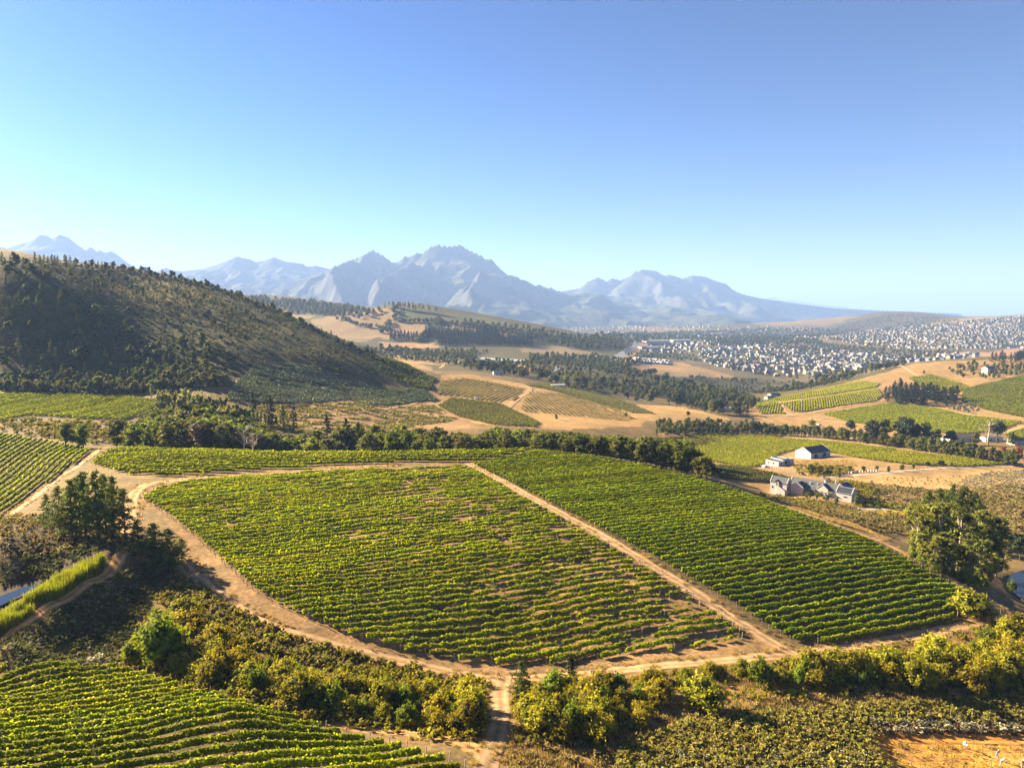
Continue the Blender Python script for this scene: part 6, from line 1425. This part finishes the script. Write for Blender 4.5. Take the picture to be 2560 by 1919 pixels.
# white covered stacks beside the highway
mb = MB()
for i in range(6):
    a0, a1 = math.pi * i / 6, math.pi * (i + 1) / 6; mb.poly([(-5 * math.cos(a0), -8, 5 * math.sin(a0)), (-5 * math.cos(a1), -8, 5 * math.sin(a1)), (-5 * math.cos(a1), 8, 5 * math.sin(a1)), (-5 * math.cos(a0), 8, 5 * math.sin(a0))])
for yy in (-8, 8): mb.poly([(-5 * math.cos(math.pi * i / 6), yy, 5 * math.sin(math.pi * i / 6)) for i in range(7)])
TENT = mb.mesh('tent_cover', M_COPE); tt = []
for k in range(22):
    px_ = 1590 + (k % 11) * 8 + (k // 11) * 4; x, y, z = P(px_, 898 + (k // 11) * 6 + (k % 11) * .7, 1200); tt.append(tag(link('storage_tent', TENT, loc=(x, y, z), rotz=.5 * rgt.random(), scale=.8 + .3 * rgt.random()), None, 'tent', 'white tents beside the highway'))
ordered(tt, '{} white tent from the left beside the highway')
# sports ground
poly_ = gpoly('2395,905 2410,897 2456,897 2454,904 2420,907', 1200); mb = MB(); mb.poly([(x, y, float(hgt(x, y)) + .6) for x, y in poly_]); o = mb.build('sports_ground', simple_material('green_court', (.05, .26, .14), .8, .1, .05)); tag(o, 'bright green sports ground behind the bare hill top', 'sports field', kind='structure')
# town and valley trees too far to tell apart
fill('town_trees', 'hill_bush', '1740,882 1960,868 2200,885 2300,898 2140,925 2040,950 1930,945 1850,932 1780,912', 850, 8, 5, 10, 'garden trees between the white houses', 'trees', zmin=1250, seed=41)
fill('town_trees', 'hill_bush', '2060,848 2200,820 2330,812 2480,798 2600,786 2600,870 2420,872 2260,872 2150,862', 1700, 13, 6, 11, 'dark garden trees across the hillside suburb', 'trees', zmin=2300, seed=42)
fill('town_trees', 'hill_bush', '1760,852 1900,845 2040,850 2060,862 1900,866 1780,868', 420, 11, 9, 16, 'wooded rise of dark trees behind the white suburb', 'trees', zmin=1900, seed=43)
fill('valley_trees', 'hill_bush', '1100,850 1300,850 1600,835 1900,822 2150,825 2050,845 1800,850 1600,858 1400,858 1250,862', 1300, 22, 8, 18, 'blue-green mass of trees across the far valley', 'trees', zmin=2000, wide=1.4, seed=44)
fill('valley_trees', 'hill_bush', '1900,870 2060,862 2300,880 2400,880 2300,900 2200,888 2050,880', 300, 14, 7, 12, 'line of trees between the two suburbs', 'trees', zmin=1500, seed=45)
fill('valley_trees', 'hill_bush', '800,870 960,872 1060,878 1200,880 1330,892 1480,890 1600,905 1560,930 1430,912 1250,902 1130,900 980,888 820,880', 560, 9, 6, 12, 'dark valley trees around the growing tunnels', 'trees', zmin=1000, seed=46, avoid=('1190,882 1325,888 1325,925 1185,918',))
fill('valley_trees', 'dark_fir', '1065,830 1240,832 1250,842 1060,848', 260, 9, 14, 20, 'dark plantation of pines on the fielded hill', 'trees', zmin=1350, seed=47)
fill('valley_trees', 'dark_fir', '975,838 1050,842 1050,855 975,852', 120, 9, 12, 18, 'pale trunked plantation at the hill foot', 'trees', zmin=1300, seed=48)
fill('valley_trees', 'dark_fir', '1090,847 1200,845 1330,850 1330,865 1200,864 1100,866', 420, 9, 13, 20, 'long dark plantation below the fielded hill', 'trees', zmin=1250, seed=49)
fill('valley_trees', 'hill_bush', '1160,805 1300,820 1420,840 1550,855 1560,875 1420,870 1300,845 1180,825', 420, 14, 8, 15, 'tree rows descending the end of the fielded hill', 'trees', zmin=1400, seed=50)
fill('valley_trees', 'hill_bush', '530,762 620,746 780,758 900,775 960,782 900,798 780,788 660,778', 700, 16, 10, 20, 'wooded ridge behind the shoulder of the hill', 'trees', zmin=1900, seed=51)
fill('valley_trees', 'hill_bush', '830,860 940,880 900,900 850,880', 120, 9, 5, 10, 'bushes in the hollow behind the hill', 'trees', zmin=900, seed=52)
fill('valley_trees', 'scrub_dark', '2040,836 2130,806 2230,786 2330,792 2400,800 2330,815 2200,835', 1800, 24, 4, 8, 'dark scrub on the low cone-shaped hill', 'shrubs', zmin=3900, wide=2.5, seed=53)
run_of('young_euc', '965,772 1000,774 1040,776 1090,782', 22, 16, 24, 'skyline_tree', 'tree', '{} slim tree from the left on the skyline of the fielded hill', 'slim trees on the skyline of the fielded hill', zmin=1700, jit=4)
fill('valley_trees', 'hill_bush', '1560,960 1700,965 1850,990 1900,1010 1750,1000 1600,985', 320, 6, 6, 11, 'bushes filling the wooded valley', 'trees', zmin=760, seed=54)

# ------------------------------------------------------------------ young vines, fence and workers at the lower right
far_rows('2215,1852 2400,1852 2560,1856 2700,1862 2700,1990 2300,2000', 8, 2.2, 9, .14, .62, .32, 'low young vines on orange soil in the lower right corner', 0, mat='bush', gap=.42, gapscale=3, low=.08, name='young_vines', cat='vines', solid=False)
mb = MB(); mb.tube([(0, 0, -.3), (0, 0, 1.45)], .05, 5); FP = mb.mesh('stake', simple_material('brown_stake', (.22, .16, .10), .9, .2, 4)); st = []
rows_, ca_, sa_ = row_intervals(gpoly('2215,1852 2400,1852 2560,1856 2600,1860 2600,1950 2300,1960'), A(8), 2.2)
for (s_, a_, b_) in rows_:
    t_ = a_ + 1.0
    while t_ < b_:
        x, y = t_ * ca_ - s_ * sa_, t_ * sa_ + s_ * ca_
        st.append(tag(link('vine_stake', FP, loc=(x, y, float(hgt(x, y)))), None, 'stake', 'stakes of the young vines')); t_ += 6.2
ordered(st, '{} thin brown stake from the left among the young vines')
fp = []
pp_ = hit(np.array([2080, 2150, 2300, 2450, 2560, 2640]), np.array([1802, 1800, 1798, 1800, 1806, 1808]))
for k in range(15):
    x, y = np.interp(k, np.linspace(0, 14, 6), pp_[:, 0]), np.interp(k, np.linspace(0, 14, 6), pp_[:, 1]); fp.append(tag(link('fence_post', POST, loc=(x, y, float(hgt(x, y)))), None, 'post', 'fence posts through the green shrub band'))
ordered(fp, '{} fence post from the left through the green shrub band')
fp = []
pp_ = hit(np.array([2380, 2430, 2480, 2500]), np.array([1600, 1580, 1562, 1540]))
for k in range(7):
    x, y = np.interp(k, [0, 2, 4, 6], pp_[:, 0]), np.interp(k, [0, 2, 4, 6], pp_[:, 1]); fp.append(tag(link('fence_post', POST, loc=(x, y, float(hgt(x, y)))), None, 'post', 'fence posts at the lower right vineyard corner'))
ordered(fp, '{} fence post from the left below the lower right vineyard corner')
M_SHIRT = simple_material('white_shirt', (.75, .74, .76), .85, .1, 6); M_PANTS = simple_material('grey_trousers', (.42, .38, .36), .9, .15, 6); M_SKIN = simple_material('brown_skin', (.16, .09, .06), .6, .1, 5); M_HAT = simple_material('straw_hat', (.55, .45, .3), .9, .1, 6)
def person(px, py, rot, bend, label, shirt, pants, hat=None):
    """one continuous figure grown from a posed skeleton; clothes and hat as parts"""
    x, y, z = P(px, py); root = link('person', None, loc=(x, y, z), rotz=A(rot)); tag(root, label, 'person')
    cb, sb = math.cos(bend), math.sin(bend)
    def up(h, side=0.0, fwd=0.0):                # point of the trunk, h above the hips, bent forward about them
        return (side, -(h * sb) - fwd * cb, .92 + h * cb - fwd * sb)
    J = {'hip': (0, 0, .92), 'waist': up(.18), 'chest': up(.42), 'neck': up(.56), 'head': up(.66, 0, .02), 'crown': up(.78, 0, .02)}
    E = [('hip', 'waist'), ('waist', 'chest'), ('chest', 'neck'), ('neck', 'head'), ('head', 'crown')]; Rr = {'hip': .16, 'waist': .145, 'chest': .17, 'neck': .06, 'head': .098, 'crown': .085}
    for s, nm in ((-1, 'l'), (1, 'r')):
        kx = .12 * s; J['thigh' + nm] = (.095 * s, .0, .86); J['knee' + nm] = (kx, -.07 if s > 0 else .03, .48); J['ankle' + nm] = (kx, .02 + .06 * s, .08); J['toe' + nm] = (kx, -.14 + .06 * s, .03)
        E += [('hip', 'thigh' + nm), ('thigh' + nm, 'knee' + nm), ('knee' + nm, 'ankle' + nm), ('ankle' + nm, 'toe' + nm)]
        Rr.update({'thigh' + nm: .10, 'knee' + nm: .065, 'ankle' + nm: .045, 'toe' + nm: .035})
        J['shoulder' + nm] = up(.47, .2 * s); sh = Vector(J['shoulder' + nm]); J['elbow' + nm] = tuple(sh + Vector((.05 * s, -.10, -.26))); J['wrist' + nm] = tuple(sh + Vector((.0, -.26, -.44))); J['hand' + nm] = tuple(sh + Vector((-.02 * s, -.31, -.53)))
        E += [('chest', 'shoulder' + nm), ('shoulder' + nm, 'elbow' + nm), ('elbow' + nm, 'wrist' + nm), ('wrist' + nm, 'hand' + nm)]
        Rr.update({'shoulder' + nm: .065, 'elbow' + nm: .048, 'wrist' + nm: .032, 'hand' + nm: .03})
        for q in range(5):
            w3 = Vector(J['hand' + nm]); fn = 'finger%s%d' % (nm, q); d = Vector(((q - 1.5) * .02, -.035, -.075 + .01 * abs(q - 1.5))) if q < 4 else Vector((-.05 * s, -.02, -.02))
            J[fn] = tuple(w3 + d); E.append(('hand' + nm, fn)); Rr[fn] = .010
    keys = list(J); me = bpy.data.meshes.new('body'); me.from_pydata([J[k] for k in keys], [(keys.index(a), keys.index(b_)) for a, b_ in E], [])
    o = link('body', me, root); sk = o.modifiers.new('skin', 'SKIN'); 
    if not me.skin_vertices: 
        bm_ = __import__('bmesh').new(); bm_.from_mesh(me); bm_.verts.layers.skin.verify(); bm_.to_mesh(me); bm_.free()
    for i, k in enumerate(keys):
        sv = me.skin_vertices[0].data[i]; sv.radius = (Rr[k], Rr[k]); sv.use_root = (k == 'hip')
    ss = o.modifiers.new('sub', 'SUBSURF'); ss.levels = ss.render_levels = 1
    dg = bpy.context.evaluated_depsgraph_get(); ev = o.evaluated_get(dg); nm_ = bpy.data.meshes.new_from_object(ev); o.modifiers.clear(); o.data = nm_
    nm_.materials.clear()
    for m_ in (M_SKIN, shirt, pants): nm_.materials.append(m_)
    hipz = .92; mi = []
    chest, neck = Vector(J['chest']), Vector(J['neck'])
    for p_ in nm_.polygons:
        c = p_.center; h = (c.z - .92) * cb - c.y * sb      # height along the trunk
        if c.z < .07: mi.append(2)
        elif h > .52 and abs(c.x) < .13: mi.append(0)
        elif min((c - Vector(J['hand' + s_])).length for s_ in 'lr') < .13: mi.append(0)
        elif h > .02 or (abs(c.x) > .14 and c.z > .55): mi.append(1)
        else: mi.append(2)
        p_.use_smooth = True
    nm_.polygons.foreach_set('material_index', mi)
    hd = Vector(J['crown']); ax = (Vector(J['crown']) - Vector(J['neck'])).normalized(); mb = MB()
    mb.tube([hd - ax * .03, hd - ax * .015, hd + ax * .0, hd + ax * .08, hd + ax * .10], [.20, .21, .11, .10, .04], 14); mb.build('hat', hat or M_HAT, root)
    fc = Vector(J['head']); mb = MB(); f_ = Vector((0, -cb, -sb))
    for s in (-1, 1): mb.tube([fc + f_ * .088 + Vector((.035 * s, 0, 0)) + ax * .02, fc + f_ * .1 + Vector((.035 * s, 0, 0)) + ax * .02], .012, 6)
    mb.build('eyes', M_GLASS, root)
    mb = MB(); mb.tube([fc + f_ * .085 + ax * .01, fc + f_ * .12 - ax * .02], [.012, .016], 6); mb.build('nose', M_SKIN, root)
    return root
person(2413, 1869, -35, 1.05, 'person in white bending over the vines by the orange track', M_SHIRT, M_SHIRT, M_HAT)
person(2491, 1898, 20, .35, 'person with pale hat stooping among the young vines', simple_material('dark_patterned_shirt', (.2, .18, .2), .9, .3, 9), M_PANTS, M_COPE)
person(2501, 1915, 60, .9, 'person in faded trousers crouched over in the young vines', M_PANTS, M_PANTS, M_HAT)
person(2556, 1922, -20, .4, 'person with pale hat cut by the right picture edge', simple_material('brown_shirt', (.25, .17, .13), .9, .2, 6), M_PANTS, M_COPE)

fill('valley_scrub', 'hill_bush', '800,872 950,888 1120,903 1300,918 1450,940 1600,960 1750,985 1900,1000 1880,1012 1700,1000 1540,975 1380,940 1200,918 1000,900 830,885', 700, 7, 3, 8, 'scattered bushes over the olive valley floor', 'trees', zmin=820, seed=61, gap=(60, .42))
fill('valley_scrub', 'hill_bush', '1560,925 1700,940 1900,955 2060,958 2150,940 2060,970 1920,990 1800,975 1650,955', 520, 8, 4, 9, 'bushes between the wooded valley and the white suburb', 'trees', zmin=950, seed=62, gap=(60, .38))
fill('valley_scrub', 'hill_bush', '1560,880 1640,878 1740,890 1760,905 1640,900 1580,898', 200, 9, 4, 9, 'bushes around the highway embankment', 'trees', zmin=1300, seed=63, gap=(60, .4))
for s_, n_, lb_ in (('985,770 990,790 975,815 960,835', 40, 'hedgerow running down the fielded hill from its crest'), ('1100,800 1080,822 1060,840 1050,858', 50, 'dark hedgerow dividing the pale fields'), ('1000,806 1060,806 1100,803', 30, 'hedgerow under the crest of the fielded hill'), ('1130,812 1230,822 1330,838 1420,852', 70, 'line of trees along the lower fielded hill'), ('850,800 900,815 960,822', 24, 'bushes along the pale hill field')):
    pl_ = np.array(pix(s_)); q_ = hit(pl_[:, 0], pl_[:, 1], 1300); d_ = np.concatenate([[0], np.cumsum(np.hypot(*np.diff(q_, axis=0).T))]); t_ = np.linspace(0, d_[-1], n_)
    stuff('hedgerow', 'hill_bush', np.stack([np.interp(t_, d_, q_[:, 0]), np.interp(t_, d_, q_[:, 1])], 1) + rgt.normal(0, 5, (n_, 2)), 7 + 7 * rgt.random(n_), lb_, 'hedgerow', 1.2)
fill('valley_scrub', 'hill_bush', '1640,1060 1760,1056 1900,1066 2010,1078 1920,1088 1760,1085 1660,1092', 170, 3.5, 2.5, 6.5, 'bushes along the tracks below the plantation', 'trees', zmin=480, seed=64)
fill('farm_scrub', 'scrub_green', '1985,1172 2030,1163 2110,1166 2140,1180 2070,1196 2000,1188', 150, 1.5, .8, 2.2, 'garden shrubs between the barn and the farmhouse', zmin=320, wide=1.4, seed=65)
fill('dry_grass', 'dry_grass', '1960,1150 2030,1152 2120,1150 2150,1165 2050,1172 1985,1170', 300, 1.0, .5, .9, 'brown grass around the barn', 'grass', zmin=340, wide=1.5, seed=66)
fill('farm_scrub', 'scrub_olive', '1900,1238 1960,1240 2010,1250 2070,1262 2150,1275 2130,1290 2040,1275 1950,1255', 260, 1.0, .5, 1.3, 'dry bushes along the front of the farmhouse', zmin=225, wide=1.4, seed=81)
fill('farm_scrub', 'scrub_green', '2130,1255 2200,1258 2290,1268 2280,1276 2200,1270 2140,1266', 120, 1.1, .6, 1.4, 'green hedge plants along the lower drive', zmin=235, wide=1.4, seed=82)
fill('farm_scrub', 'scrub', '2200,1195 2400,1190 2540,1180 2560,1190 2400,1212 2220,1212', 160, 2.5, .4, .9, 'low tufts scattered over the tan field', zmin=290, wide=1.5, seed=83)
